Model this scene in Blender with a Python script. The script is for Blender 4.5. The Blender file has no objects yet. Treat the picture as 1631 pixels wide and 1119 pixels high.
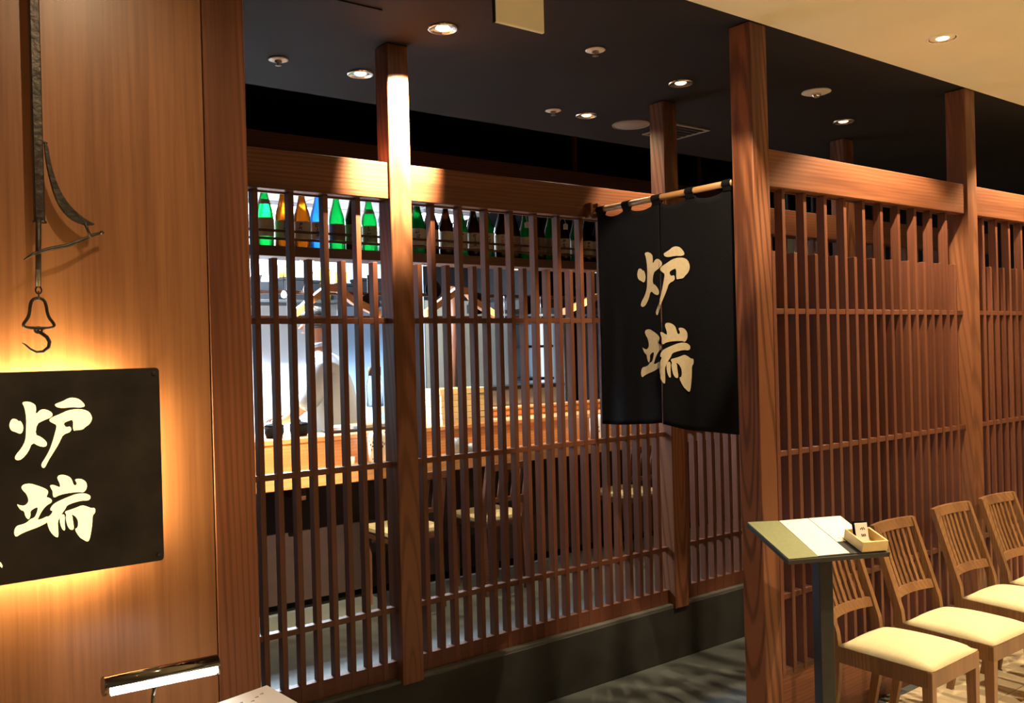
import bpy, bmesh, math, random
from mathutils import Vector, Matrix, Euler
from mathutils.geometry import tessellate_polygon
random.seed(7)
S = bpy.context.scene
C = bpy.context.collection

# ------------------------------------------------------------------ camera
RX = Vector((0.798, -0.602, -0.027)).normalized()      # image right
RD = Vector((-0.022, 0.015, -1.0)).normalized()        # image down
cam_d = bpy.data.cameras.new('camera'); cam = bpy.data.objects.new('camera', cam_d); C.objects.link(cam)
up = -RD; right = (RX - up * RX.dot(up)).normalized(); back = right.cross(up)
cam.matrix_world = Matrix(((right.x, up.x, back.x, 0), (right.y, up.y, back.y, 0), (right.z, up.z, back.z, 1.6), (0, 0, 0, 1)))
cam_d.sensor_fit = 'HORIZONTAL'; cam_d.sensor_width = 36.0; cam_d.lens = 36.0 * 1429.9 / 1631.0
cam_d.clip_start = 0.05; cam_d.clip_end = 60
S.camera = cam

# ------------------------------------------------------------------ world and exposure
w = bpy.data.worlds.new('world'); S.world = w; w.use_nodes = True
bg = w.node_tree.nodes['Background']; bg.inputs[0].default_value = (1.0, 0.74, 0.44, 1); bg.inputs[1].default_value = 0.10
S.view_settings.view_transform = 'Standard'; S.view_settings.look = 'None'
S.view_settings.exposure = 0.0; S.view_settings.gamma = 1.0; S.view_settings.use_curve_mapping = False

WARM = (1.0, 0.76, 0.45)
COOL = (0.72, 0.86, 1.0)
CEIL = 2.85
YB, YA = 2.2, 3.21          # front plane of the facade, front plane of the inner lattice slats

def spot(name, loc, power, color=WARM, size=114, blend=0.25, rad=0.03, target=None):
    d = bpy.data.lights.new(name, 'SPOT'); d.energy = power; d.color = color
    d.spot_size = math.radians(size); d.spot_blend = blend; d.shadow_soft_size = rad
    o = bpy.data.objects.new(name, d); C.objects.link(o); o.location = loc
    if target: o.rotation_euler = (Vector(target) - Vector(loc)).to_track_quat('-Z', 'Y').to_euler()
    return o
def area(name, loc, sx, sy, power, color, rot=(0, 0, 0)):
    d = bpy.data.lights.new(name, 'AREA'); d.shape = 'RECTANGLE'; d.size = sx; d.size_y = sy; d.energy = power; d.color = color
    o = bpy.data.objects.new(name, d); C.objects.link(o); o.location = loc; o.rotation_euler = rot
    return o
# kitchen ceiling panels (fixtures are built below at the same places)
area('kitchen_panel_light', (2.35, 6.55, 2.69), 1.1, 0.5, 520, COOL)
area('kitchen_panel_light', (4.02, 6.3, 2.69), 0.5, 0.4, 45, COOL)

# ------------------------------------------------------------------ materials
MATS = {}
def srgb(r, g, b):
    f = lambda c: (c / 255 / 12.92) if c / 255 <= 0.04045 else ((c / 255 + 0.055) / 1.055) ** 2.4
    return (f(r), f(g), f(b), 1)
def base_mat(name):
    m = bpy.data.materials.new(name); m.use_nodes = True
    nt = m.node_tree; p = nt.nodes['Principled BSDF']
    MATS[name] = m
    return m, nt, p
def mat(name, col, rough=0.5, metal=0.0, noise=0.0, nscale=20, bump=0.0, emit=None, estr=0.0, spec=0.5):
    m, nt, p = base_mat(name)
    p.inputs['Roughness'].default_value = rough; p.inputs['Metallic'].default_value = metal
    p.inputs['Specular IOR Level'].default_value = spec
    p.inputs['Base Color'].default_value = col
    if noise or bump:
        tc = nt.nodes.new('ShaderNodeTexCoord'); n = nt.nodes.new('ShaderNodeTexNoise'); n.inputs['Scale'].default_value = nscale
        n.inputs['Detail'].default_value = 5
        nt.links.new(tc.outputs['Object'], n.inputs['Vector'])
        if noise:
            r = nt.nodes.new('ShaderNodeValToRGB')
            r.color_ramp.elements[0].position = 0.3; r.color_ramp.elements[1].position = 0.7
            r.color_ramp.elements[0].color = tuple(c * (1 - noise) for c in col[:3]) + (1,)
            r.color_ramp.elements[1].color = tuple(min(1, c * (1 + noise)) for c in col[:3]) + (1,)
            nt.links.new(n.outputs['Fac'], r.inputs[0]); nt.links.new(r.outputs[0], p.inputs['Base Color'])
        if bump:
            b = nt.nodes.new('ShaderNodeBump'); b.inputs['Strength'].default_value = bump; b.inputs['Distance'].default_value = 0.01
            nt.links.new(n.outputs['Fac'], b.inputs['Height']); nt.links.new(b.outputs[0], p.inputs['Normal'])
    if emit:
        p.inputs['Emission Color'].default_value = emit; p.inputs['Emission Strength'].default_value = estr
    return m
def wood(name, dark, light, axis='Z', rings=26, tilt=2.0, rough=0.42, ringmix=0.5, bump=0.12, off=(0.04, 0.03, 0), rotv=None):
    """flat-sawn timber: fibres along one axis plus tilted growth rings"""
    m, nt, p = base_mat(name); N = nt.nodes; L = nt.links
    tc = N.new('ShaderNodeTexCoord'); oi = N.new('ShaderNodeObjectInfo')
    sc = N.new('ShaderNodeVectorMath'); sc.operation = 'SCALE'; sc.inputs['Scale'].default_value = 7.0
    cmb = N.new('ShaderNodeCombineXYZ')
    for i in range(3): L.new(oi.outputs['Random'], cmb.inputs[i])
    L.new(cmb.outputs[0], sc.inputs[0])
    small = N.new('ShaderNodeVectorMath'); small.operation = 'MULTIPLY'; small.inputs[1].default_value = (0.004, 0.004, 0.3)
    L.new(sc.outputs[0], small.inputs[0])
    # turn the fibre axis into Z
    rot = N.new('ShaderNodeMapping')
    rot.inputs['Rotation'].default_value = {'Z': (0, 0, 0), 'X': (0, math.pi / 2, 0), 'Y': (math.pi / 2, 0, 0)}[axis]
    L.new(tc.outputs['Object'], rot.inputs['Vector'])
    add = N.new('ShaderNodeVectorMath'); add.operation = 'ADD'; L.new(rot.outputs[0], add.inputs[0]); L.new(small.outputs[0], add.inputs[1])
    # fibres
    mp = N.new('ShaderNodeMapping'); mp.inputs['Scale'].default_value = (130, 130, 3.5); L.new(add.outputs[0], mp.inputs['Vector'])
    fn = N.new('ShaderNodeTexNoise'); fn.inputs['Scale'].default_value = 1; fn.inputs['Detail'].default_value = 4; L.new(mp.outputs[0], fn.inputs['Vector'])
    # wide tone
    mp2 = N.new('ShaderNodeMapping'); mp2.inputs['Scale'].default_value = (9, 9, 0.5); L.new(add.outputs[0], mp2.inputs['Vector'])
    wn = N.new('ShaderNodeTexNoise'); wn.inputs['Scale'].default_value = 1; wn.inputs['Detail'].default_value = 3; L.new(mp2.outputs[0], wn.inputs['Vector'])
    # rings
    mp3 = N.new('ShaderNodeMapping'); mp3.inputs['Rotation'].default_value = rotv or (math.radians(tilt * 6), math.radians(tilt * 4.2), 0)
    mp3.inputs['Location'].default_value = off
    mp3.inputs['Scale'].default_value = (1, 1, 0.12); L.new(add.outputs[0], mp3.inputs['Vector'])
    wv = N.new('ShaderNodeTexWave'); wv.wave_type = 'RINGS'; wv.rings_direction = 'Z'
    wv.inputs['Scale'].default_value = rings; wv.inputs['Distortion'].default_value = 4.0; wv.inputs['Detail'].default_value = 2.0
    wv.inputs['Detail Scale'].default_value = 0.6
    L.new(mp3.outputs[0], wv.inputs['Vector'])
    a1 = N.new('ShaderNodeMath'); a1.operation = 'MULTIPLY'; a1.inputs[1].default_value = ringmix * 2.0; am = N.new('ShaderNodeMath'); am.operation = 'MULTIPLY'; mr = N.new('ShaderNodeMapRange'); mr.inputs[1].default_value = 0.38; mr.inputs[2].default_value = 0.68; L.new(wn.outputs['Fac'], mr.inputs[0]); L.new(wv.outputs['Fac'], am.inputs[0]); L.new(mr.outputs[0], am.inputs[1]); L.new(am.outputs[0], a1.inputs[0])
    a2 = N.new('ShaderNodeMath'); a2.operation = 'MULTIPLY_ADD'; a2.inputs[1].default_value = 0.45; L.new(fn.outputs['Fac'], a2.inputs[0]); L.new(a1.outputs[0], a2.inputs[2])
    a3 = N.new('ShaderNodeMath'); a3.operation = 'MULTIPLY_ADD'; a3.inputs[1].default_value = 0.6; L.new(wn.outputs['Fac'], a3.inputs[0]); L.new(a2.outputs[0], a3.inputs[2])
    a4 = N.new('ShaderNodeMath'); a4.operation = 'MULTIPLY_ADD'; a4.inputs[1].default_value = 0.25; L.new(oi.outputs['Random'], a4.inputs[0]); L.new(a3.outputs[0], a4.inputs[2])
    r = N.new('ShaderNodeValToRGB'); e = r.color_ramp.elements
    e[0].position = 0.35; e[0].color = dark; e[1].position = 0.75 + ringmix * 0.55; e[1].color = light
    L.new(a4.outputs[0], r.inputs[0]); L.new(r.outputs[0], p.inputs['Base Color'])
    b = N.new('ShaderNodeBump'); b.inputs['Strength'].default_value = bump; b.inputs['Distance'].default_value = 0.002
    L.new(a2.outputs[0], b.inputs['Height']); L.new(b.outputs[0], p.inputs['Normal'])
    p.inputs['Roughness'].default_value = rough; p.inputs['Specular IOR Level'].default_value = 0.35
    return m

WD, WL = (0.076, 0.022, 0.011, 1), (0.205, 0.075, 0.036, 1)
wood('cedar_z', WD, WL, 'Z', 22, 1.6, ringmix=0.35)
wood('cedar_x', WD, WL, 'X', 20, 1.2, ringmix=0.22)
wood('cedar_post', (0.055, 0.016, 0.008, 1), (0.235, 0.092, 0.042, 1), 'Z', 16, 4.0, ringmix=0.7, off=(-0.014, 0.02, 0), rotv=(0.75, 0, 0))
wood('cedar_post_side', (0.050, 0.014, 0.007, 1), (0.225, 0.085, 0.040, 1), 'Z', 16, 4.0, ringmix=0.8, off=(0.02, -0.014, 0), rotv=(0, 0.75, 0))
wood('slat_z', (0.076, 0.023, 0.013, 1), (0.165, 0.060, 0.033, 1), 'Z', 40, 1.0, ringmix=0.15)
wood('slat_x', (0.076, 0.023, 0.013, 1), (0.165, 0.060, 0.033, 1), 'X', 40, 1.0, ringmix=0.15)
wood('veneer', (0.155, 0.060, 0.026, 1), (0.30, 0.132, 0.060, 1), 'Z', 5, 1.5, ringmix=0.05, rough=0.34, bump=0.05, off=(0.5, 0.4, 0))
wood('chair_wood', (0.105, 0.045, 0.020, 1), (0.23, 0.115, 0.050, 1), 'Z', 30, 2, ringmix=0.25, rough=0.4)
wood('dark_wood', (0.045, 0.017, 0.010, 1), (0.12, 0.048, 0.026, 1), 'X', 20, 2, ringmix=0.3)
wood('counter_wood', (0.40, 0.16, 0.06, 1), (0.62, 0.31, 0.135, 1), 'X', 16, 2, ringmix=0.3, rough=0.3)
wood('pale_wood', (0.62, 0.44, 0.22, 1), (0.82, 0.62, 0.34, 1), 'X', 30, 2, ringmix=0.2, rough=0.5)
wood('bamboo', (0.20, 0.10, 0.04, 1), (0.36, 0.20, 0.09, 1), 'Y', 20, 0, ringmix=0.1)
mat('dark_ceiling', (0.022, 0.019, 0.018, 1), 0.9, noise=0.1, nscale=3, spec=0.2)
mat('black_ceiling', (0.008, 0.008, 0.010, 1), 0.95, noise=0.1, nscale=3, spec=0.1)
mat('beige_ceiling', (0.88, 0.82, 0.64, 1), 0.9, noise=0.02, nscale=4, spec=0.2)
mat('white_ceiling', (0.78, 0.80, 0.84, 1), 0.8, noise=0.02, nscale=5, spec=0.2)
mat('stone', (0.030, 0.030, 0.028, 1), 0.62, noise=0.25, nscale=9, bump=0.1)
mat('stone_top', (0.10, 0.10, 0.092, 1), 0.6, noise=0.2, nscale=14, bump=0.1)
mat('grey_floor', (0.090, 0.104, 0.106, 1), 0.55, noise=0.18, nscale=6, bump=0.05)
mat('tile', (0.62, 0.52, 0.36, 1), 0.45, noise=0.12, nscale=7, bump=0.03)
mat('grout', (0.20, 0.16, 0.11, 1), 0.8, noise=0.1, nscale=30)
mat('black_metal', (0.018, 0.018, 0.018, 1), 0.5, metal=0.3, noise=0.2, nscale=30)
mat('iron', (0.055, 0.045, 0.038, 1), 0.48, metal=0.75, noise=0.35, nscale=60, bump=0.3)
mat('sign_iron', (0.040, 0.035, 0.030, 1), 0.55, metal=0.25, noise=0.45, nscale=9, bump=0.12)
mat('letter_glow', (0.9, 0.8, 0.45, 1), 0.6, noise=0.02, emit=(1.0, 0.80, 0.38, 1), estr=1.5)
mat('indigo_cloth', (0.0065, 0.0065, 0.0085, 1), 0.95, noise=0.3, nscale=160, bump=0.15, spec=0.1)
mat('cloth_letter', (0.72, 0.62, 0.43, 1), 0.9, noise=0.06, nscale=80, spec=0.1)
mat('cushion', (0.62, 0.54, 0.34, 1), 0.75, noise=0.05, nscale=120, bump=0.05, spec=0.2)
mat('paper', (0.86, 0.85, 0.80, 1), 0.8, noise=0.02, nscale=10)
mat('ink', (0.03, 0.03, 0.03, 1), 0.8, noise=0.02)
mat('grey_ink', (0.33, 0.32, 0.33, 1), 0.8, noise=0.02)
mat('green_cover', (0.23, 0.25, 0.115, 1), 0.6, noise=0.06, nscale=90, bump=0.05)
mat('box_wood', (0.72, 0.54, 0.25, 1), 0.5, noise=0.1, nscale=25)
mat('chrome', (0.30, 0.29, 0.27, 1), 0.10, metal=1.0, noise=0.02)
mat('reflector', (0.85, 0.82, 0.74, 1), 0.18, metal=0.9, noise=0.03)
mat('fitting_white', (0.95, 0.90, 0.78, 1), 0.5, noise=0.03)
mat('fitting_grey', (0.30, 0.27, 0.23, 1), 0.6, noise=0.05)
mat('bulb_on', (1, 0.95, 0.85, 1), 0.5, noise=0.01, emit=(1.0, 0.82, 0.55, 1), estr=9)
mat('bulb_dim', (1, 0.95, 0.85, 1), 0.5, noise=0.01, emit=(1.0, 0.85, 0.6, 1), estr=1.6)
mat('panel_on', (1, 1, 1, 1), 0.5, noise=0.01, emit=(0.78, 0.9, 1.0, 1), estr=7)
mat('lantern_on', (1, 1, 1, 1), 0.4, noise=0.01, emit=(0.80, 0.9, 1.0, 1), estr=6)
mat('tube_on', (1, 1, 1, 1), 0.4, noise=0.01, emit=(1.0, 0.98, 0.95, 1), estr=30)
mat('kitchen_white', (0.86, 0.89, 0.92, 1), 0.4, noise=0.03, nscale=4)
mat('kitchen_blue', (0.42, 0.56, 0.72, 1), 0.35, noise=0.05, nscale=4)
mat('plaster_beige', (0.58, 0.50, 0.38, 1), 0.8, noise=0.06, nscale=6)
mat('counter_panel', (0.024, 0.011, 0.011, 1), 0.7, noise=0.2, nscale=12)
mat('dark_wall', (0.018, 0.016, 0.016, 1), 0.9, noise=0.2, nscale=5)
mat('steel', (0.62, 0.64, 0.66, 1), 0.28, metal=0.9, noise=0.05, nscale=12)
mat('yellow', (0.90, 0.55, 0.03, 1), 0.45, noise=0.05)
mat('black_plastic', (0.005, 0.005, 0.006, 1), 0.8, noise=0.3, nscale=60, spec=0.1)
mat('orange_brick', (0.62, 0.24, 0.07, 1), 0.6, noise=0.15, nscale=18, bump=0.1)
mat('ceramic_white', (0.80, 0.78, 0.72, 1), 0.3, noise=0.03)
mat('ceramic_grey', (0.16, 0.18, 0.19, 1), 0.35, noise=0.2, nscale=30)
mat('chef_white', (0.36, 0.37, 0.40, 1), 0.85, noise=0.03, nscale=15, bump=0.1)
mat('skin', (0.45, 0.22, 0.14, 1), 0.5, noise=0.04)
mat('hair', (0.010, 0.009, 0.009, 1), 0.5, noise=0.3, nscale=90)
mat('navy_cloth', (0.010, 0.012, 0.020, 1), 0.9, noise=0.2, nscale=60)
mat('red_print', (0.62, 0.10, 0.05, 1), 0.6, noise=0.05)
mat('gold_print', (0.85, 0.60, 0.06, 1), 0.5, noise=0.05)
mat('label_cream', (0.62, 0.56, 0.44, 1), 0.7, noise=0.05, nscale=30)
mat('label_green', (0.42, 0.55, 0.33, 1), 0.7, noise=0.05, nscale=30)
mat('label_brown', (0.30, 0.20, 0.13, 1), 0.7, noise=0.08, nscale=30)
mat('cap_metal', (0.35, 0.32, 0.25, 1), 0.35, metal=0.6, noise=0.05)
mat('green_dish', (0.25, 0.48, 0.40, 1), 0.2, noise=0.05)
def glass(name, col, tr=0.72, rough=0.08):
    m, nt, p = base_mat(name); N = nt.nodes; L = nt.links
    out = [n for n in N if n.type == 'OUTPUT_MATERIAL'][0]
    t = N.new('ShaderNodeBsdfTranslucent'); t.inputs[0].default_value = col
    d = N.new('ShaderNodeBsdfRefraction'); d.inputs[0].default_value = col; d.inputs['Roughness'].default_value = 0.25; d.inputs['IOR'].default_value = 1.05
    mx0 = N.new('ShaderNodeMixShader'); mx0.inputs[0].default_value = 0.45; L.new(t.outputs[0], mx0.inputs[1]); L.new(d.outputs[0], mx0.inputs[2])
    g = N.new('ShaderNodeBsdfGlossy'); g.inputs['Roughness'].default_value = rough
    fr = N.new('ShaderNodeFresnel'); fr.inputs[0].default_value = 1.5
    mx = N.new('ShaderNodeMixShader'); L.new(fr.outputs[0], mx.inputs[0]); L.new(mx0.outputs[0], mx.inputs[1]); L.new(g.outputs[0], mx.inputs[2])
    L.new(mx.outputs[0], out.inputs[0])
    return m
glass('glass_green', (0.06, 0.62, 0.22, 1)); glass('glass_dkgreen', (0.012, 0.16, 0.05, 1)); glass('glass_amber', (0.42, 0.19, 0.035, 1))
glass('glass_brown', (0.06, 0.025, 0.012, 1)); glass('glass_blue', (0.16, 0.50, 0.92, 1)); glass('glass_clear', (0.72, 0.76, 0.84, 1))

# ------------------------------------------------------------------ helpers
def link(name, me, m, parent=None, loc=(0, 0, 0), rot=(0, 0, 0)):
    o = bpy.data.objects.new(name, me); C.objects.link(o)
    if m and not me.materials: me.materials.append(MATS[m])
    o.parent = parent; o.location = loc; o.rotation_euler = rot
    return o
def tag(o, label=None, cat=None, group=None, kind=None):
    if label: o['label'] = label
    if cat: o['category'] = cat
    if group: o['group'] = group
    if kind: o['kind'] = kind
    return o
def thing(name, label, cat, loc=(0, 0, 0), rz=0.0, group=None):
    o = bpy.data.objects.new(name, None); C.objects.link(o); o.location = loc; o.rotation_euler = (0, 0, rz)
    o.empty_display_size = 0.05
    return tag(o, label, cat, group)
def to_mesh(bm, name, smooth=False):
    bmesh.ops.recalc_face_normals(bm, faces=bm.faces)
    me = bpy.data.meshes.new(name); bm.to_mesh(me); bm.free()
    if smooth:
        for p in me.polygons: p.use_smooth = True
    return me
def obj(name, bm, m, parent=None, loc=(0, 0, 0), rot=(0, 0, 0), smooth=False):
    return link(name, to_mesh(bm, name, smooth), m, parent, loc, rot)
def add_box(bm, lo, hi, bev=0.0):
    c = [(a + b) / 2 for a, b in zip(lo, hi)]; s = [b - a for a, b in zip(lo, hi)]
    r = bmesh.ops.create_cube(bm, size=1.0, matrix=Matrix.Translation(c) @ Matrix.Diagonal((*s, 1)))
    if bev:
        es = list({e for v in r['verts'] for e in v.link_edges})
        bmesh.ops.bevel(bm, geom=es, offset=bev, segments=1, affect='EDGES')
def box(name, lo, hi, m, parent=None, bev=0.002):
    c = Vector([(a + b) / 2 for a, b in zip(lo, hi)]); s = [(b - a) / 2 for a, b in zip(lo, hi)]
    bm = bmesh.new(); add_box(bm, [-k for k in s], s, bev)
    return obj(name, bm, m, parent, c)
def add_ring_tube(bm, pts, radii, seg=8, closed=False, flat=1.0):
    """tube along pts; flat<1 squashes it in the second frame axis"""
    n = len(pts); P = [Vector(p) for p in pts]
    if not hasattr(radii, '__len__'): radii = [radii] * n
    rings = []; prev = None
    for i in range(n):
        a = P[(i - 1) % n] if (closed or i > 0) else P[i]; b = P[(i + 1) % n] if (closed or i < n - 1) else P[i]
        t = (b - a).normalized()
        u = prev - t * prev.dot(t) if prev is not None else t.orthogonal()
        if u.length < 1e-6: u = t.orthogonal()
        u.normalize(); v = t.cross(u); prev = u
        rings.append([bm.verts.new(P[i] + (u * math.cos(k * 2 * math.pi / seg) + v * math.sin(k * 2 * math.pi / seg) * flat) * radii[i]) for k in range(seg)])
    for i in range(n if closed else n - 1):
        A, B = rings[i], rings[(i + 1) % n]
        for k in range(seg): bm.faces.new((A[k], A[(k + 1) % seg], B[(k + 1) % seg], B[k]))
    if not closed:
        bm.faces.new(rings[0][::-1]); bm.faces.new(rings[-1])
def tube(name, pts, radii, m, parent=None, seg=8, closed=False, loc=(0, 0, 0), flat=1.0):
    bm = bmesh.new(); add_ring_tube(bm, pts, radii, seg, closed, flat)
    return obj(name, bm, m, parent, loc, smooth=True)
def add_lathe(bm, prof, seg=20, c=(0, 0, 0), cap=True):
    rings = []
    for r, z in prof:
        rings.append([bm.verts.new((c[0] + r * math.cos(k * 2 * math.pi / seg), c[1] + r * math.sin(k * 2 * math.pi / seg), c[2] + z)) for k in range(seg)])
    for A, B in zip(rings, rings[1:]):
        for k in range(seg): bm.faces.new((A[k], A[(k + 1) % seg], B[(k + 1) % seg], B[k]))
    if cap:
        bm.faces.new(rings[0][::-1]); bm.faces.new(rings[-1])
def lathe(name, prof, m, parent=None, seg=20, loc=(0, 0, 0), cap=True):
    bm = bmesh.new(); add_lathe(bm, prof, seg, cap=cap)
    return obj(name, bm, m, parent, loc, smooth=True)
def add_prism(bm, poly, t, fn):
    """poly of (u,v) extruded from 0 to t; fn(u,v,w)->xyz"""
    A = [bm.verts.new(fn(u, v, 0)) for u, v in poly]; B = [bm.verts.new(fn(u, v, t)) for u, v in poly]
    n = len(poly); bm.faces.new(A); bm.faces.new(B[::-1])
    for i in range(n): bm.faces.new((A[i], B[i], B[(i + 1) % n], A[(i + 1) % n]))
def smooth_poly(pts, it=1):
    for _ in range(it):
        out = []
        n = len(pts)
        for i in range(n):
            a, b = pts[i], pts[(i + 1) % n]
            out += [(a[0] * .75 + b[0] * .25, a[1] * .75 + b[1] * .25), (a[0] * .25 + b[0] * .75, a[1] * .25 + b[1] * .75)]
        pts = out
    return pts
def copy_tree(o, parent=None):
    c = o.copy(); C.objects.link(c); c.parent = parent
    for ch in list(o.children): copy_tree(ch, c)
    return c

# ------------------------------------------------------------------ the setting
def struct(o): o['kind'] = 'structure'; return o
struct(box('floor', (-4, -6, -0.12), (10, YB, -0.008), 'grout', bev=0))
FL = bpy.data.objects['floor']
tb = bmesh.new(); add_box(tb, (-0.1485, -0.1485, -0.006), (0.1485, 0.1485, 0.006), 0.0015); tile_me = to_mesh(tb, 'tile')
for ix in range(-8, 22):
    for iy in range(0, 10):
        cx_, cy_ = 0.15 + ix * 0.3, YB - 0.15 - iy * 0.3
        link('tile', tile_me, 'tile', FL, (cx_ - FL.location.x, cy_ - FL.location.y, -0.006 - FL.location.z))
struct(box('floor', (0.84, YB, -0.12), (10, 8.2, 0.0), 'grey_floor', bev=0))
# coplanar ceilings: pale over the public corridor, charcoal over the entrance, black higher up over the dining room
struct(box('ceiling', (-4, -6, CEIL), (10, YB - 0.004, CEIL + 0.1), 'beige_ceiling', bev=0))
struct(box('ceiling', (-4, YB, CEIL + 0.004), (10, 4.0, CEIL + 0.1), 'dark_ceiling', bev=0))
struct(box('ceiling', (0.8, 4.0, 3.25), (10, 8.2, 3.35), 'black_ceiling', bev=0))
struct(box('wall_front', (0.8, 4.0, CEIL + 0.1), (10, 4.06, 3.25), 'black_ceiling', bev=0))
# ceiling board joints
tr = struct(box('trim_1', (0.9, 2.878, CEIL - 0.0005), (1.62, 2.881, CEIL + 0.0045), 'black_ceiling', bev=0))
# left wall: veneered board, corner post and return
struct(box('wall_left', (-4, YB, 0), (0.7325, YB + 0.08, CEIL), 'veneer', bev=0.001))
struct(box('trim_2', (0.735, YB - 0.002, 0), (0.84, YB + 0.103, CEIL), 'cedar_z', bev=0.002))
struct(box('wall_left', (0.735, YB + 0.103, 0), (0.84, 8.1, 3.25), 'dark_wall', bev=0))
struct(box('wall_back', (0.84, 7.4, 0), (10, 7.5, 3.25), 'dark_wall', bev=0))
struct(box('wall_right', (9.9, YB, 0), (10, 7.4, 3.25), 'dark_wall', bev=0))
# black stone kerb below the inner lattice, with its paler sawn top
kb = struct(box('trim_3', (0.84, 3.18, 0), (6.9, 3.34, 0.268), 'stone', bev=0.003))
struct(box('trim_4', (0.84, 3.182, 0.268), (6.9, 3.335, 0.281), 'stone_top', bev=0.001))

# ------------------------------------------------------------------ posts and beams
def post(x0, x1, y0, y1, z0, z1, label, group='wooden posts of the screens'):
    o = box('wooden_post', (x0, y0, z0), (x1, y1, z1), 'cedar_post', bev=0.003)
    return tag(o, label, 'post', group)
P2 = post(2.851, 2.953, YB, YB + 0.102, 0, CEIL, 'square wooden post with bold arched grain beside the black curtain')
P2.data.materials[0] = MATS['cedar_post_side']
post(4.535, 4.635, YB, YB + 0.102, 0, CEIL, 'square wooden post behind the row of cushioned chairs')
post(6.215, 6.315, YB, YB + 0.102, 0, CEIL, 'square wooden post at the far right end of the front lattice')
post(1.797, 1.895, 3.165, 3.265, 0.262, CEIL, 'wooden post of the inner lattice with a glaring lamp spot near its top')
post(3.392, 3.490, 3.165, 3.265, 0.262, CEIL, 'dark wooden post of the inner lattice behind the black curtain')
post(4.99, 5.09, 3.165, 3.265, 0.262, CEIL, 'wooden post of the inner lattice seen behind the front screen')
def beam(x0, x1, yf, label, depth=0.07):
    o = box('lintel_beam', (x0, yf, 2.222), (x1, yf + depth, 2.370), 'cedar_x', bev=0.003)
    return tag(o, label, 'beam', 'lintel beams over the lattice')
beam(0.842, 1.797, 3.178, 'wooden lintel beam above the green and amber bottles, left of the lamp-lit post')
beam(1.895, 3.392, 3.178, 'wooden lintel beam between the lamp-lit post and the black curtain')
beam(3.490, 4.99, 3.178, 'wooden lintel beam of the inner lattice hidden mostly by the curtain')
beam(5.09, 6.9, 3.178, 'wooden lintel beam of the inner lattice at far right')
beam(2.953, 4.535, YB + 0.012, 'lamp-lit wooden lintel beam above the chairs, right of the curtain post')
beam(4.635, 6.215, YB + 0.012, 'wooden lintel beam at the right edge behind the last chair')

# ------------------------------------------------------------------ lattice screens
SW, SD = 0.0215, 0.038
def lattice(x0, n, pitch, yf, xa, xb, label, zlow, sill_h, first_short=True, zbot=0.281):
    """slats n from x0 (left face of first), rails xa..xb"""
    t = thing('lattice_screen', label, 'screen', ((xa + xb) / 2, yf, zbot), 0, 'slatted wooden screens')
    ox = (xa + xb) / 2
    bm = bmesh.new(); L1 = 2.222 - zbot; add_box(bm, (-SW / 2, -SD / 2, -L1 / 2), (SW / 2, SD / 2, L1 / 2), 0.001); tall = to_mesh(bm, 'slat')
    bm = bmesh.new(); L2 = 1.970 - zbot; add_box(bm, (-SW / 2, -SD / 2, -L2 / 2), (SW / 2, SD / 2, L2 / 2), 0.001); short = to_mesh(bm, 'slat')
    for i in range(n):
        s = (i % 2 == 0) == first_short
        link('slat', short if s else tall, 'slat_z', t, (x0 + i * pitch + SW / 2 - ox, SD / 2, (L2 if s else L1) / 2))
    for z in zlow:
        o = box('rail', (xa, yf + 0.002, z - 0.011), (xb, yf + SD - 0.004, z + 0.011), 'slat_x', bev=0.001); o.parent = t; o.location -= t.location
    o = box('bottom_rail', (xa, yf + 0.0015, zbot), (xb, yf + SD - 0.002, zbot + sill_h), 'slat_x', bev=0.001); o.parent = t; o.location -= t.location
    o = box('top_rail', (xa, yf + SD - 0.010, 2.2165), (xb, yf + SD, 2.222), 'slat_x', bev=0.001); o.parent = t; o.location -= t.location
    return t
RA = (1.733, 1.150, 0.560)
lattice(1.733 - 0.0703 * 12, 13, 0.0703, YA, 0.842, 1.797, 'slatted wooden screen in front of the chef in white, left of the lamp-lit post', RA, 0.07)
lattice(1.942, 21, 0.0692, YA, 1.895, 3.392, 'slatted wooden screen between the lamp-lit post and the black curtain', RA, 0.07)
lattice(3.537, 21, 0.0692, YA, 3.490, 4.99, 'dim slatted wooden screen below the hem of the black curtain', RA, 0.07)
lattice(5.137, 21, 0.0692, YA, 5.09, 6.6, 'dim slatted wooden screen far behind the front lattice', RA, 0.07)
RB = (1.729, 1.155, 0.580)
t = lattice(3.001, 21, 0.0724, YB + 0.035, 2.953, 4.535, 'slatted wooden screen behind the menu stand and the first chairs', RB, 0.022, zbot=0.265)
o = box('base_panel', (2.953, YB + 0.04, 0), (4.535, YB + 0.07, 0.265), 'cedar_x'); o.parent = t; o.location -= t.location
t = lattice(4.682, 21, 0.0724, YB + 0.035, 4.635, 6.215, 'slatted wooden screen at the right edge behind the last chairs', RB, 0.022, zbot=0.265)
o = box('base_panel', (4.635, YB + 0.04, 0), (6.215, YB + 0.07, 0.265), 'cedar_x'); o.parent = t; o.location -= t.location

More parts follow.
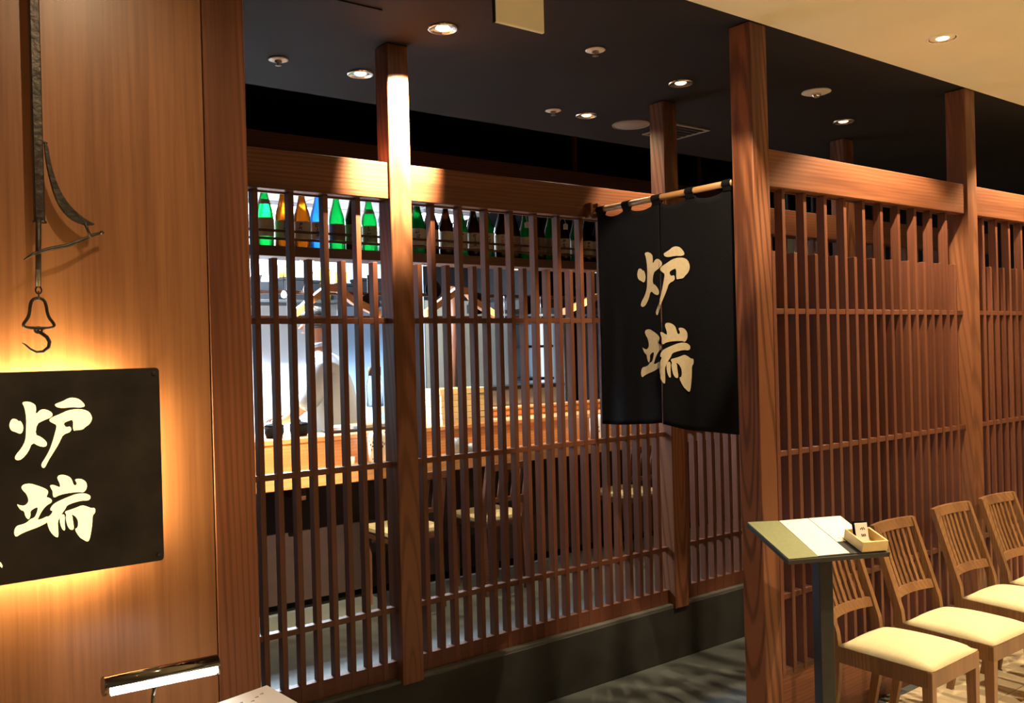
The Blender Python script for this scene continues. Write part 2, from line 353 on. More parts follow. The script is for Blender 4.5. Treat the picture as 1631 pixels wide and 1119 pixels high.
# ------------------------------------------------------------------ ceiling fittings
def downlight(x, y, label, power, r=0.052, bulb='bulb_on', pale=False, size=114, zc=CEIL, aim=None, blend=0.3, rad=0.018):
    t = thing('downlight', label, 'ceiling light', (x, y, zc), 0, 'recessed downlights')
    lathe('trim_ring', [(r * 0.93, -0.0005), (r * 1.0, -0.004), (r * 1.12, -0.003), (r * 1.14, 0.003)], 'fitting_white' if pale else 'reflector', t, 28, cap=False)
    # faceted reflector bowl just below the ceiling board
    bm = bmesh.new(); add_lathe(bm, [(r * 0.98, -0.002), (r * 0.80, 0.0015), (r * 0.55, 0.003)], 18, cap=False); obj('reflector', bm, 'reflector', t)
    lathe('lamp', [(0.002, -0.003), (r * 0.42, -0.002), (r * 0.5, 0.0025), (r * 0.55, 0.003)], bulb, t, 16)
    if power: 
        spot('downlight_beam', (x, y, zc - 0.02), power, size=size, target=aim, blend=blend, rad=rad)
    return t
downlight(1.907, 2.918, 'bright silver downlight right above the lamp-lit post', 1300, size=52, aim=(1.855, 3.165, 2.53), blend=0.6)
downlight(3.251, 2.917, 'silver downlight on the dark ceiling between curtain post and inner post', 85, bulb='bulb_dim', size=52, aim=(3.15, 3.17, 2.26), blend=0.6)
downlight(4.618, 2.929, 'silver downlight on the dark ceiling above the right lattice beam', 25, bulb='bulb_dim', size=120)
downlight(1.902, 3.591, 'silver downlight on the dark ceiling left of the lamp-lit post', 30, bulb='bulb_dim', size=150, blend=1.0, rad=0.007)
downlight(3.256, 3.595, 'silver downlight beside the round flat ceiling speaker', 85, bulb='bulb_dim', size=150, blend=1.0, rad=0.007)
downlight(3.711, 1.886, 'glowing downlight in the pale ceiling at upper right', 190, r=0.056, pale=True)
downlight(5.06, 1.886, 'downlight in the pale ceiling at the right edge', 180, r=0.056, pale=True)
for x, y, p in ((2.36, 1.70, 150), (0.62, 1.35, 40), (-0.6, 1.35, 14), (3.0, 0.5, 240), (4.4, 0.5, 250), (1.6, 0.2, 50), (5.8, 0.5, 240), (7.2, 0.5, 200)):  # unseen corridor downlights, added only to light the chairs, curtain and facade
    wall = abs(y - 1.35) < 0.01
    downlight(x, y, 'round downlight added in the corridor ceiling outside the view for light', p, r=0.056, pale=True, size=96 if wall else 38 if y > 1.5 else 88, aim=(x - 0.4, 2.2, 1.3) if wall else (2.88, 2.78, 1.74) if y > 1.5 else None, blend=0.9 if wall else 0.3)
def sprinkler(x, y, label):
    t = thing('sprinkler', label, 'sprinkler', (x, y, CEIL + 0.004), 0, 'sprinkler heads')
    lathe('plate', [(0.003, -0.001), (0.040, -0.001), (0.043, -0.004), (0.036, -0.007), (0.012, -0.008), (0.002, -0.008)], 'fitting_white', t, 24)
    lathe('head', [(0.003, -0.008), (0.014, -0.008), (0.016, -0.014), (0.008, -0.018), (0.007, -0.026), (0.014, -0.028), (0.002, -0.030)], 'fitting_grey', t, 14)
sprinkler(1.520, 3.597, 'small pale sprinkler plate on dark ceiling nearest the wooden wall')
sprinkler(2.579, 2.782, 'small pale sprinkler plate on dark ceiling right of the hanging beige board')
sprinkler(3.036, 3.611, 'small pale sprinkler plate beside the farthest silver downlight')
t = thing('smoke_detector', 'pale round detector with bulging centre on dark ceiling right of curtain post', 'detector', (3.944, 2.647, CEIL + 0.004))
lathe('plate', [(0.003, -0.001), (0.068, -0.001), (0.072, -0.006), (0.060, -0.011), (0.02, -0.013), (0.002, -0.013)], 'fitting_white', t, 28)
lathe('sensor', [(0.003, -0.012), (0.024, -0.012), (0.022, -0.026), (0.010, -0.034), (0.002, -0.035)], 'reflector', t, 16)
t = thing('ceiling_speaker', 'flat round grey speaker cover on the dark ceiling', 'speaker', (3.611, 3.617, CEIL + 0.004))
lathe('grille', [(0.003, -0.004), (0.095, -0.004), (0.098, -0.001), (0.098, 0.0)], 'fitting_grey', t, 32)
lathe('rim', [(0.098, 0.0), (0.099, -0.006), (0.106, -0.005), (0.107, 0.0)], 'fitting_grey', t, 32, cap=False)
t = thing('air_vent', 'square metal-framed air vent on the dark ceiling behind inner post', 'vent', (3.96, 3.60, CEIL + 0.004))
for a, b in (((-0.14, -0.14, -0.008), (0.14, -0.122, 0)), ((-0.14, 0.122, -0.008), (0.14, 0.14, 0)), ((-0.14, -0.122, -0.008), (-0.122, 0.122, 0)), ((0.122, -0.122, -0.008), (0.14, 0.122, 0))):
    box('frame', a, b, 'fitting_grey', t)
box('duct_face', (-0.122, -0.122, -0.003), (0.122, 0.122, 0), 'dark_wall', t)
for k in range(5): box('louvre', (-0.12, -0.10 + k * 0.045, -0.006), (0.12, -0.085 + k * 0.045, -0.003), 'black_metal', t, bev=0)
# hanging board at the top of the view
t = thing('hanging_board', 'blank beige board hanging from the ceiling at top centre', 'sign', (1.688, 2.155, 2.577))
box('panel', (-0.093, -0.006, 0), (0.093, 0.006, 0.2), 'beige_ceiling', t)
box('frame', (-0.095, -0.004, -0.001), (-0.093, 0.010, 0.2), 'black_metal', t, bev=0)
for s in (-0.06, 0.06): tube('hanger', [(s, 0, 0.19), (s, 0, CEIL - 2.577)], 0.004, 'fitting_white', t)
t.location.z = 2.5805

# ------------------------------------------------------------------ brushed lettering (strokes traced in a 0..1 wide box, y down)
G_RO = [  # hearth
 ([(50,250),(62,222),(85,222),(100,235),(110,232),(125,262),(120,290),(108,302),(85,292),(62,285),(52,268)], None),
 ([(115,135),(150,130),(185,145),(191,165),(188,200),(215,172),(245,172),(277,190),(275,212),(225,232),(195,248),(186,305),(215,315),(245,340),(248,360),(235,370),(205,365),(170,345),(150,395),(115,435),(90,440),(78,430),(85,410),(115,375),(135,335),(138,290),(140,220),(130,160)], None),
 ([(287,148),(300,140),(330,130),(360,113),(390,110),(420,120),(445,145),(445,158),(420,163),(380,160),(330,166),(300,162)], None),
 ([(260,225),(275,213),(320,195),(355,178),(400,170),(440,172),(470,185),(484,212),(482,230),(470,250),(448,265),(435,278),(400,280),(388,284),(387,258),(387,225),(360,232),(333,245),(340,262),(347,268),(383,257),(384,286),(365,292),(332,305),(320,330),(305,360),(280,400),(255,440),(238,475),(228,481),(218,470),(220,455),(240,425),(262,385),(278,340),(292,290),(300,255),(280,245),(262,235)], 'ring'),
]
G_RO[3] = ([(260,225),(275,213),(320,195),(355,178),(400,170),(440,172),(470,185),(484,212),(482,230),(470,250),(448,265),(435,278),(400,282),(384,284),(386,225),(360,232),(333,245),(346,267),(372,260),(376,288),(332,305),(320,330),(305,360),(280,400),(255,440),(238,475),(228,481),(218,470),(220,455),(240,425),(262,385),(278,340),(292,290),(300,255),(280,245),(262,235)], None)
G_HATA = [  # edge
 ([(112,580),(125,565),(160,560),(200,572),(235,585),(254,598),(252,615),(243,632),(262,636),(275,648),(270,662),(250,672),(232,690),(218,710),(205,735),(198,752),(225,745),(252,730),(262,745),(250,765),(200,790),(150,808),(110,825),(85,842),(75,825),(78,800),(90,782),(120,775),(143,765),(160,748),(172,744),(186,735),(198,705),(200,685),(185,688),(160,705),(162,728),(152,752),(135,735),(128,705),(110,700),(95,680),(90,668),(105,675),(130,678),(150,660),(150,640),(140,615),(122,598)], None),
 ([(263,570),(280,567),(300,575),(318,581),(315,560),(302,535),(305,520),(325,514),(350,518),(370,528),(380,545),(386,566),(398,572),(406,560),(393,540),(410,535),(435,538),(455,555),(458,580),(448,600),(435,608),(420,605),(390,607),(350,612),(310,622),(285,636),(278,622),(278,600),(268,585)], None),
 ([(262,700),(275,675),(300,657),(345,637),(400,615),(445,611),(475,622),(476,640),(462,650),(430,650),(390,660),(352,675),(345,692),(330,712),(316,735),(304,760),(306,795),(308,830),(303,846),(276,828),(256,795),(248,760),(250,738),(268,725),(280,705)], None),
 ([(314,735),(330,720),(342,728),(340,770),(344,806),(331,806),(317,775)], None),
 ([(345,728),(362,712),(380,725),(384,760),(389,790),(385,804),(366,801),(352,775)], None),
 ([(340,708),(365,700),(400,688),(432,674),(456,680),(480,690),(500,688),(501,712),(486,728),(485,770),(478,820),(470,855),(460,866),(440,856),(418,842),(392,800),(410,792),(412,758),(400,735),(380,722),(350,726)], None),
]
def glyph_uv(poly):
    """crop pixels of the sign photo -> metres in the sign plane (u right, v up), perspective removed"""
    out = []
    for a, b in poly:
        px, py = a / 3.293, 600 + b / 3.293
        d = Vector((px - 815.5, py - 559.5, 1429.9))
        x = 0.798 * d[0] - 0.022 * d[1] + 0.602 * d[2]; y = -0.602 * d[0] + 0.015 * d[1] + 0.798 * d[2]; z = -0.027 * d[0] - 1.0 * d[1] - 0.001 * d[2]
        k = 2.148 / y
        out.append((x * k, 1.6 + z * k))
    return out
RO = [glyph_uv(smooth_poly(p, 1)) for p, _ in G_RO]; HATA = [glyph_uv(smooth_poly(p, 1)) for p, _ in G_HATA]

# ------------------------------------------------------------------ backlit sign on the left wall
SY = 2.150
t = thing('wall_sign', 'dark metal sign with glowing brushed lettering and light behind it', 'sign', (0.36, SY, 1.36))
X0, X1, Z0, Z1 = 0.10, 0.598, 1.137, 1.582
r = 0.008
pl = []
for cx_, cz_, a0 in ((X1 - r, Z1 - r, 0), (X0 + r, Z1 - r, 90), (X0 + r, Z0 + r, 180), (X1 - r, Z0 + r, 270)):
    for k in range(4): a = math.radians(a0 + k * 30); pl.append((cx_ + r * math.cos(a), cz_ + r * math.sin(a)))
bm = bmesh.new(); add_prism(bm, pl, 0.006, lambda u, v, w_: (u - 0.36, w_, v - 1.36)); obj('plate', bm, 'sign_iron', t)
for nm, G in (('character', RO), ('character', HATA)):
    bm = bmesh.new()
    for i, p in enumerate(G): add_prism(bm, p, 0.0014 + i * 0.00012, lambda u, v, w_: (u - 0.36, -w_, v - 1.36))
    o = obj(nm, bm, 'letter_glow', t); o['label'] = 'glowing brushed character'
bm = bmesh.new(); add_prism(bm, glyph_uv([(-60,950),(-10,968),(6,975),(15,992),(12,1003),(-8,985),(-60,968)]), 0.0014, lambda u, v, w_: (u - 0.36, -w_, v - 1.36)); obj('signature_stroke', bm, 'letter_glow', t)
for x, z in ((X1 - 0.012, Z1 - 0.014), (X1 - 0.012, Z0 + 0.014), (X0 + 0.012, Z1 - 0.014), (X0 + 0.012, Z0 + 0.014)):
    bm = bmesh.new(); add_lathe(bm, [(0.002, -0.003), (0.004, -0.003), (0.005, 0.0)], 12); 
    obj('screw', bm, 'iron', t, (x - 0.36, 0, z - 1.36), (math.radians(-90), 0, 0), True)
    tube('standoff', [(x - 0.36, 0.006, z - 1.36), (x - 0.36, 0.05, z - 1.36)], 0.004, 'iron', t)
# the strip lights behind the plate
LAMPC = (1.0, 0.66, 0.26)
mat('strip_on', (1, 0.9, 0.6, 1), 0.5, noise=0.01, emit=(1.0, 0.72, 0.32, 1), estr=210)
for nm, lo, hi in (('top', (X0 + 0.05, SY + 0.010, Z1 - 0.045), (X1 - 0.10, SY + 0.022, Z1 - 0.03)), ('bottom', (X0 + 0.05, SY + 0.010, Z0 + 0.03), (X1 - 0.10, SY + 0.022, Z0 + 0.045)), ('side', (X1 - 0.075, SY + 0.010, Z0 + 0.06), (X1 - 0.063, SY + 0.022, Z1 - 0.08))):
    o = box('light_strip', lo, hi, 'strip_on', t, bev=0.001); o.location -= t.location

# ------------------------------------------------------------------ hearth hook hanging on the left wall
t = thing('hearth_hook', 'black iron hearth hook with fish-shaped lever hanging on the wooden wall', 'pot hook', (0.36, 2.165, 1.64))
L = lambda x, z, y=0.0: (x - 0.36, y, z - 1.64)
o = box('pipe', (0.351, 2.158, 1.905), (0.371, 2.178, CEIL), 'iron', t, bev=0.002); o.location -= t.location
tube('rod', [L(0.358, 1.91, -0.004), L(0.354, 1.765, -0.004)], 0.0058, 'iron', t, 8)
tube('collar', [L(0.3475, 1.905), L(0.3745, 1.905)], 0.003, 'iron', t, 6)
for k, (dz, ry) in enumerate(((1.757, 0), (1.746, 90))):
    ring = [(0.006 * math.cos(a) * (1 if not ry else 0.15), 0.006 * math.cos(a) * (0.15 if not ry else 1) , 0.008 * math.sin(a)) for a in [i * math.pi / 6 for i in range(12)]]
    tube('link', [(0.3545 - 0.36 + p[0], -0.004 + p[1], dz - 1.64 + p[2]) for p in ring], 0.0018, 'iron', t, 6, closed=True)
bell = [(0, 1.741), (-.012, 1.736), (-.016, 1.722), (-.017, 1.708), (-.021, 1.696), (-.028, 1.687), (-.030, 1.681), (-.025, 1.676), (0, 1.675), (.025, 1.675), (.031, 1.680), (.028, 1.687), (.021, 1.696), (.017, 1.708), (.016, 1.722), (.012, 1.736)]
tube('bell_loop', [L(0.353 + a, z, -0.004) for a, z in smooth_poly(bell, 1)], 0.0034, 'iron', t, 8, closed=True)
hk = [(0.353, 1.676), (0.351, 1.668), (0.358, 1.664), (0.368, 1.656), (0.373, 1.645), (0.371, 1.633), (0.360, 1.624), (0.347, 1.623), (0.335, 1.630), (0.326, 1.640), (0.320, 1.644)]
tube('hook', [L(x, z, -0.004) for x, z in hk], [.0025, .0035, .004, .0044, .0044, .0042, .004, .0036, .003, .002, .0008], 'iron', t, 8)
tube('hook_eye', [L(0.352 + 0.007 * math.cos(a), 1.671 + 0.006 * math.sin(a), -0.004) for a in [i * math.pi / 5 for i in range(10)]], 0.0028, 'iron', t, 6, closed=True)
fish = [(0.3735, 2.079), (0.378, 2.076), (0.3815, 2.066), (0.3835, 2.045), (0.390, 2.012), (0.402, 1.975), (0.420, 1.945), (0.444, 1.922), (0.462, 1.911), (0.474, 1.906), (0.455, 1.903), (0.432, 1.909), (0.412, 1.924), (0.397, 1.948), (0.387, 1.980), (0.379, 2.020), (0.375, 2.050)]
bm = bmesh.new(); add_prism(bm, smooth_poly(fish, 1), 0.012, lambda u, v, w_: L(u, v, -0.006 + w_)); obj('fish_plate', bm, 'iron', t)
tube('fish_pin', [L(0.366, 2.082, 0), L(0.380, 2.076, 0)], 0.003, 'iron', t, 6)
lev = [(0.326, 1.820), (0.345, 1.834), (0.375, 1.846), (0.410, 1.855), (0.440, 1.868), (0.470, 1.884), (0.487, 1.890)]
tube('lever', [L(x, z, -0.018 + 0.004 * i) for i, (x, z) in enumerate(lev)], [.0015, .0035, .0042, .0044, .004, .0035, .003], 'iron', t, 8)
lathe('lever_tip', [(0.001, -0.004), (0.004, -0.003), (0.005, 0), (0.004, 0.003), (0.001, 0.004)], 'iron', t, 10, L(0.487, 1.890, 0.004))
tube('lever_link', [L(0.450, 1.908, -0.006), L(0.456, 1.893, -0.004), L(0.462, 1.877, -0.002)], 0.003, 'iron', t, 6)

# ------------------------------------------------------------------ black split curtain on its pole
NX = 2.88; YSL = 2.727
def wave(y, z):
    k = max(0.0, min(1.0, (2.23 - z) / 0.9))
    return NX + k * (0.008 * math.sin(y * 26 + 1.0 + z * 1.5) + 0.006 * math.sin(y * 11 + 0.4)) + 0.02 * k * k * math.exp(-((y - YSL) / 0.06) ** 2) * (-1 if y < YSL else 0.6)
t = thing('split_curtain', 'black split curtain with cream brushed lettering hanging from a bamboo pole', 'curtain', (NX, 2.73, 1.25))
YT = [(3.069, 3.121), (2.901, 2.949), (2.709, 2.765), (2.521, 2.569), (2.325, 2.372)]
def top_z(y):
    for a, b in YT:
        if a <= y <= b: return 2.238
    for (a, b), (c, d) in zip(YT, YT[1:]):
        if d < y < a:
            u = (y - d) / (a - d); return 2.222 - 0.016 * (math.sin(math.pi * u)) ** 0.6
    return 2.23
def hem_z(y):
    return 1.250 + 0.008 * math.sin(y * 9 + 2) - 0.006 * math.exp(-((y - 2.34) / 0.1) ** 2) - 0.01 * math.exp(-((y - 2.6) / 0.08) ** 2) + 0.008 * math.exp(-((y - YSL) / 0.05) ** 2)
def slit(z): return 0.012 * max(0, min(1, (1.96 - z) / 0.65)) ** 1.2
for side, (ya, yb) in (('left', (YSL, 3.121)), ('right', (2.325, YSL))):
    bm = bmesh.new(); nu, nv = 44, 40; g = []
    for i in range(nu + 1):
        y = ya + (yb - ya) * i / nu; col = []
        for j in range(nv + 1):
            z0 = hem_z(y); z1 = top_z(y); z = z0 + (z1 - z0) * j / nv
            s = slit(z); f = 1 - abs(y - YSL) / abs(yb - ya)
            yy = y + (s if side == 'left' else -s) * max(0, f)
            bend = 0.012 * max(0, (1.6 - z) / 0.4) * max(0, (y - 3.0) / 0.12) if side == 'left' else 0
            col.append(bm.verts.new((wave(y, z) - NX, yy + bend - 2.73, z - 1.25)))
        g.append(col)
    for i in range(nu):
        for j in range(nv): bm.faces.new((g[i][j], g[i + 1][j], g[i + 1][j + 1], g[i][j + 1]))
    o = obj('curtain_panel', bm, 'indigo_cloth', t, smooth=True)
    so = o.modifiers.new('thick', 'SOLIDIFY'); so.thickness = 0.0016; so.offset = 1
for a, b in YT:
    bm = bmesh.new(); ring = []
    n = 14
    for e, yy in ((0, a + 0.002), (1, b - 0.002)):
        ring.append([bm.verts.new((0.0165 * math.cos(k * 2 * math.pi / n) - 0.0, yy - 2.73, 2.247 - 1.25 + 0.0165 * math.sin(k * 2 * math.pi / n) - (0.012 if k in (10, 11) else 0))) for k in range(n)])
    for k in range(n): bm.faces.new((ring[0][k], ring[0][(k + 1) % n], ring[1][(k + 1) % n], ring[1][k]))
    o = obj('loop', bm, 'indigo_cloth', t); so = o.modifiers.new('thick', 'SOLIDIFY'); so.thickness = 0.0015
us = [u for p in RO + HATA for u, v in p]; vs = [v for p in RO + HATA for u, v in p]
u0, u1, v0, v1 = min(us), max(us), min(vs), max(vs)
RY0, RY1, RZ0, RZ1 = 2.868, 2.556, 1.405, 2.025
def to_noren(u, v, ro):
    return RY0 + (RY1 - RY0) * (u - u0) / (u1 - u0), RZ0 + (RZ1 - RZ0) * (v - v0) / (v1 - v0)
for G in (RO, HATA):
    for sgn in (1, -1):
        bm = bmesh.new()
        for p in G:
            q = [Vector((0, *to_noren(u, v, 0))) for u, v in p]; vv = [bm.verts.new(k) for k in q]
            for tri in tessellate_polygon([[Vector((k.y, k.z, 0)) for k in q]]):
                try: bm.faces.new([vv[k] for k in tri])
                except ValueError: pass
        geom = lambda: bm.verts[:] + bm.edges[:] + bm.faces[:]
        bmesh.ops.bisect_plane(bm, geom=geom(), plane_co=(0, YSL, 0), plane_no=(0, sgn, 0), clear_inner=True)
        if not bm.faces: bm.free(); continue
        bmesh.ops.triangulate(bm, faces=bm.faces)
        for k in range(40):
            bmesh.ops.bisect_plane(bm, geom=geom(), plane_co=(0, 2.52 + k * 0.01, 0), plane_no=(0, 1, 0))
        for k in range(18):
            bmesh.ops.bisect_plane(bm, geom=geom(), plane_co=(0, 0, 1.40 + k * 0.04), plane_no=(0, 0, 1))
        yb = 3.121 if sgn > 0 else 2.325
        for v in bm.verts:
            y, z = v.co.y, v.co.z; f = 1 - abs(y - YSL) / abs(yb - YSL)
            eps = 1e-4 if sgn > 0 else -1e-4
            v.co = (wave(y + eps, z) - NX - 0.0035, y + sgn * slit(z) * max(0, f) - 2.73, z - 1.25)
        obj('printed_character', bm, 'cloth_letter', t)['label'] = 'cream brushed character half'
tube('pole', [(0, 2.32 - 2.73, 2.247 - 1.25), (0, 3.172 - 2.73, 2.247 - 1.25)], 0.0135, 'bamboo', t, 14)
o = box('pole_bracket', (2.850, 3.135, 2.215), (2.866, 3.178, 2.285), 'cedar_z', t); o.location -= t.location
o = box('pole_bracket', (2.894, 3.135, 2.215), (2.910, 3.178, 2.285), 'cedar_z', t); o.location -= t.location

# ------------------------------------------------------------------ waiting chairs
def bent(name, pts, wx, wy, m, parent):
    """square bar through pts (x fixed per point), width wx across X, wy across the path (in YZ)"""
    bm = bmesh.new(); rings = []
    for i, (x, y, z, sx, sy) in enumerate(pts):
        rings.append([bm.verts.new((x + a * sx / 2, y + b * sy / 2, z)) for a, b in ((-1, -1), (1, -1), (1, 1), (-1, 1))])
    for A, B in zip(rings, rings[1:]):
        for k in range(4): bm.faces.new((A[k], A[(k + 1) % 4], B[(k + 1) % 4], B[k]))
    bm.faces.new(rings[0][::-1]); bm.faces.new(rings[-1])
    return obj(name, bm, m, parent)
def curved_rail(name, w0, z0, z1, ylow, yhigh, bow, th, m, parent, n=8):
    bm = bmesh.new(); rings = []
    for i in range(n + 1):
        s = -1 + 2 * i / n; x = s * w0 / 2; dy = bow * (1 - s * s)
        rings.append([bm.verts.new(c) for c in ((x, ylow + dy, z0), (x, ylow + dy + th, z0), (x, yhigh + dy + th, z1), (x, yhigh + dy, z1))])
    for A, B in zip(rings, rings[1:]):
        for k in range(4): bm.faces.new((A[k], B[k], B[(k + 1) % 4], A[(k + 1) % 4]))
    bm.faces.new(rings[0]); bm.faces.new(rings[-1][::-1])
    return obj(name, bm, m, parent)
def make_chair(label):
    t = thing('waiting_chair', label, 'chair', (0, 0, 0), 0, 'cushioned chairs along the front lattice')
    WF, WB, D = 0.355, 0.325, 0.375      # front is -y
    # cushion: domed, trapezoid
    bm = bmesh.new(); n = 12; g = []
    for i in range(n + 1):
        row = []
        for j in range(n + 1):
            a, b = -1 + 2 * i / n, -1 + 2 * j / n
            half = (WF + (WB - WF) * (b + 1) / 2) / 2
            e = (1 - abs(a) ** 5) * (1 - abs(b) ** 5)
            rc = 0.985 if abs(a) + abs(b) > 1.95 else 1
            row.append(bm.verts.new((a * half * rc, b * D / 2 * rc, 0.432 + 0.020 * e ** 0.4 + 0.026 * (1 - a * a) * (1 - b * b))))
        g.append(row)
    for i in range(n):
        for j in range(n): bm.faces.new((g[i][j], g[i + 1][j], g[i + 1][j + 1], g[i][j + 1]))
    edge = [g[i][0] for i in range(n + 1)] + [g[n][j] for j in range(1, n + 1)] + [g[i][n] for i in range(n - 1, -1, -1)] + [g[0][j] for j in range(n - 1, 0, -1)]
    low = [bm.verts.new((v.co.x * 0.985, v.co.y * 0.985, 0.426)) for v in edge]
    for i in range(len(edge)): bm.faces.new((edge[i], edge[(i + 1) % len(edge)], low[(i + 1) % len(edge)], low[i]))
    bm.faces.new(low)
    obj('seat_cushion', bm, 'cushion', t, smooth=True)
    m = 'chair_wood'
    box('front_apron', (-WF / 2, -D / 2, 0.368), (WF / 2, -D / 2 + 0.020, 0.427), m, t)
    box('rear_apron', (-WB / 2 + 0.03, D / 2 - 0.02, 0.372), (WB / 2 - 0.03, D / 2, 0.427), m, t)
    for s in (-1, 1):
        bm = bmesh.new(); pts = []
        add_prism(bm, [(s * WF / 2, -D / 2 + 0.02), (s * (WF / 2 - 0.02), -D / 2 + 0.02), (s * (WB / 2 - 0.02), D / 2), (s * WB / 2, D / 2)], 0.059, lambda u, v, w_: (u, v, 0.368 + w_))
        obj('side_apron', bm, m, t)
        bent('front_leg', [(s * (WF / 2 - 0.012), -D / 2 + 0.018, 0, 0.022, 0.026), (s * (WF / 2 - 0.015), -D / 2 + 0.019, 0.30, 0.028, 0.036), (s * (WF / 2 - 0.015), -D / 2 + 0.019, 0.370, 0.030, 0.038)], 0, 0, m, t)
        xb = WB / 2 - 0.012
        bent('rear_leg', [(s * xb, D / 2 + 0.070, 0, 0.022, 0.026), (s * xb, D / 2 + 0.022, 0.25, 0.024, 0.034), (s * xb, D / 2 + 0.014, 0.40, 0.024, 0.040), (s * xb, D / 2 + 0.022, 0.48, 0.024, 0.036), (s * xb, D / 2 + 0.128, 0.812, 0.022, 0.022)], 0, 0, m, t)
    ly = lambda z: D / 2 + 0.012 + (z - 0.48) * 0.32
    curved_rail('top_rail', WB - 0.004, 0.775, 0.815, ly(0.775), ly(0.815), 0.022, 0.018, m, t)
    curved_rail('lower_rail', WB - 0.05, 0.520, 0.555, ly(0.52), ly(0.555), 0.022, 0.016, m, t)
    for k in range(7):
        s = -1 + 2 * (k + 1) / 8; x = s * (WB / 2 - 0.02); dy = 0.022 * (1 - s * s) + 0.008
        bent('back_slat', [(x, ly(0.55) + dy, 0.55, 0.019, 0.010), (x, ly(0.665) + dy + 0.004, 0.665, 0.019, 0.010), (x, ly(0.78) + dy, 0.78, 0.019, 0.010)], 0, 0, m, t)
    return t
ch = make_chair('cushioned slat-back wooden chair nearest the black menu stand')
chairs = [ch] + [copy_tree(ch) for _ in range(3)]
spots_ = ((3.222, 1.835, 0.02), (3.66, 1.82, -0.01), (4.185, 1.835, -0.03), (4.60, 1.815, -0.04))
labs = ('cushioned slat-back wooden chair nearest the black menu stand', 'cushioned slat-back wooden chair, second from the menu stand', 'cushioned slat-back wooden chair, third from the menu stand', 'cushioned slat-back wooden chair cut off by the right edge')
for c_, (x, y, a), lb in zip(chairs, spots_, labs): c_.location = (x, y, 0); c_.rotation_euler = (0, 0, a); c_['label'] = lb

# ------------------------------------------------------------------ menu stand in front of the curtain post
UX = Vector((0.341, -0.162, 0)).normalized(); WV = Vector((0.105, 0.277, 0.07)); 
HV = (WV - UX * WV.dot(UX)).normalized(); NV = UX.cross(HV)
FLc = Vector((2.507, 1.834, 0.88)); BW, BH = 0.378, 0.304
def onboard(u, v, w_=0): return FLc + UX * u + HV * v + NV * w_
bc = onboard(BW * .5, BH * .5)
Mb = Matrix((( UX.x, HV.x, NV.x, FLc.x), (UX.y, HV.y, NV.y, FLc.y), (UX.z, HV.z, NV.z, FLc.z), (0, 0, 0, 1)))
ang = math.atan2(UX.y, UX.x)
base = Vector((bc.x - 0.0, bc.y - 0.02, 0))
t = thing('menu_stand', 'black menu stand with square post and tilted board in front of chairs', 'stand', base, ang)
Tinv = (Matrix.Translation(base) @ Matrix.Rotation(ang, 4, 'Z')).inverted()
bm = bmesh.new(); add_box(bm, (0, 0, -0.016), (BW, BH, 0), 0.001); bmesh.ops.transform(bm, matrix=Tinv @ Mb, verts=bm.verts); obj('board', bm, 'black_metal', t)
bm = bmesh.new(); add_box(bm, (-0.026, -0.026, 0.012), (0.026, 0.026, 0.893), 0.002); obj('pole', bm, 'black_metal', t)
bm = bmesh.new(); add_box(bm, (-0.16, -0.16, 0), (0.16, 0.16, 0.012), 0.003); obj('base_plate', bm, 'black_metal', t)
bm = bmesh.new(); add_box(bm, (BW * .5 - 0.06, BH * .5 - 0.06, -0.026), (BW * .5 + 0.06, BH * .5 + 0.06, -0.016), 0.002); bmesh.ops.transform(bm, matrix=Tinv @ Mb, verts=bm.verts); obj('mounting_plate', bm, 'black_metal', t)
def flat_thing(name, label, cat): 
    tt = thing(name, label, cat, (0, 0, 0)); tt.matrix_world = Mb; return tt
def sheet(name, poly, w0, th, m, parent):
    bm = bmesh.new(); add_prism(bm, poly, th, lambda u, v, w_: (u, v, w0 + w_)); return obj(name, bm, m, parent)
m1 = flat_thing('menu_folder', 'olive green menu cover lying on the black stand', 'folder')
sheet('cover', [(0.004, 0.004), (0.112, 0.006), (0.120, 0.298), (0.002, 0.304)], 0.0005, 0.003, 'green_cover', m1)
sheet('inner_cover', [(0.112, 0.006), (0.33, 0.008), (0.33, 0.296), (0.120, 0.298)], 0.0005, 0.002, 'black_metal', m1)
m2 = flat_thing('menu_sheet', 'white menu sheet lying next to the olive green cover', 'paper')
sheet('page', [(0.113, 0.010), (0.232, 0.012), (0.240, 0.300), (0.123, 0.296)], 0.003, 0.0008, 'paper', m2)
for k, (u, v, l) in enumerate(((0.15, 0.17, 0.018), (0.155, 0.15, 0.03), (0.165, 0.125, 0.012), (0.14, 0.288, 0.05), (0.19, 0.20, 0.01))):
    sheet('printed_line', [(u, v), (u + l, v + 0.001), (u + l, v + 0.003), (u, v + 0.002)], 0.0038, 0.0002, 'grey_ink', m2)
m3 = flat_thing('menu_sheet', 'white menu sheet beside the small wooden card box', 'paper')
sheet('page', [(0.238, 0.10), (0.272, 0.10), (0.272, 0.126), (0.364, 0.126), (0.373, 0.301), (0.243, 0.300)], 0.0032, 0.0008, 'paper', m3)
for k in range(7):
    u, v = 0.255 + random.random() * 0.035, 0.10 + random.random() * 0.05
    sheet('printed_line', [(u, v), (u + 0.006, v + 0.001), (u + 0.006, v + 0.004), (u, v + 0.003)], 0.004, 0.0002, 'grey_ink', m3)
b1 = flat_thing('card_box', 'small pale wooden box holding cards on the stand corner', 'box')
bx0, bx1, by0, by1, bh = 0.275, 0.372, 0.008, 0.120, 0.040
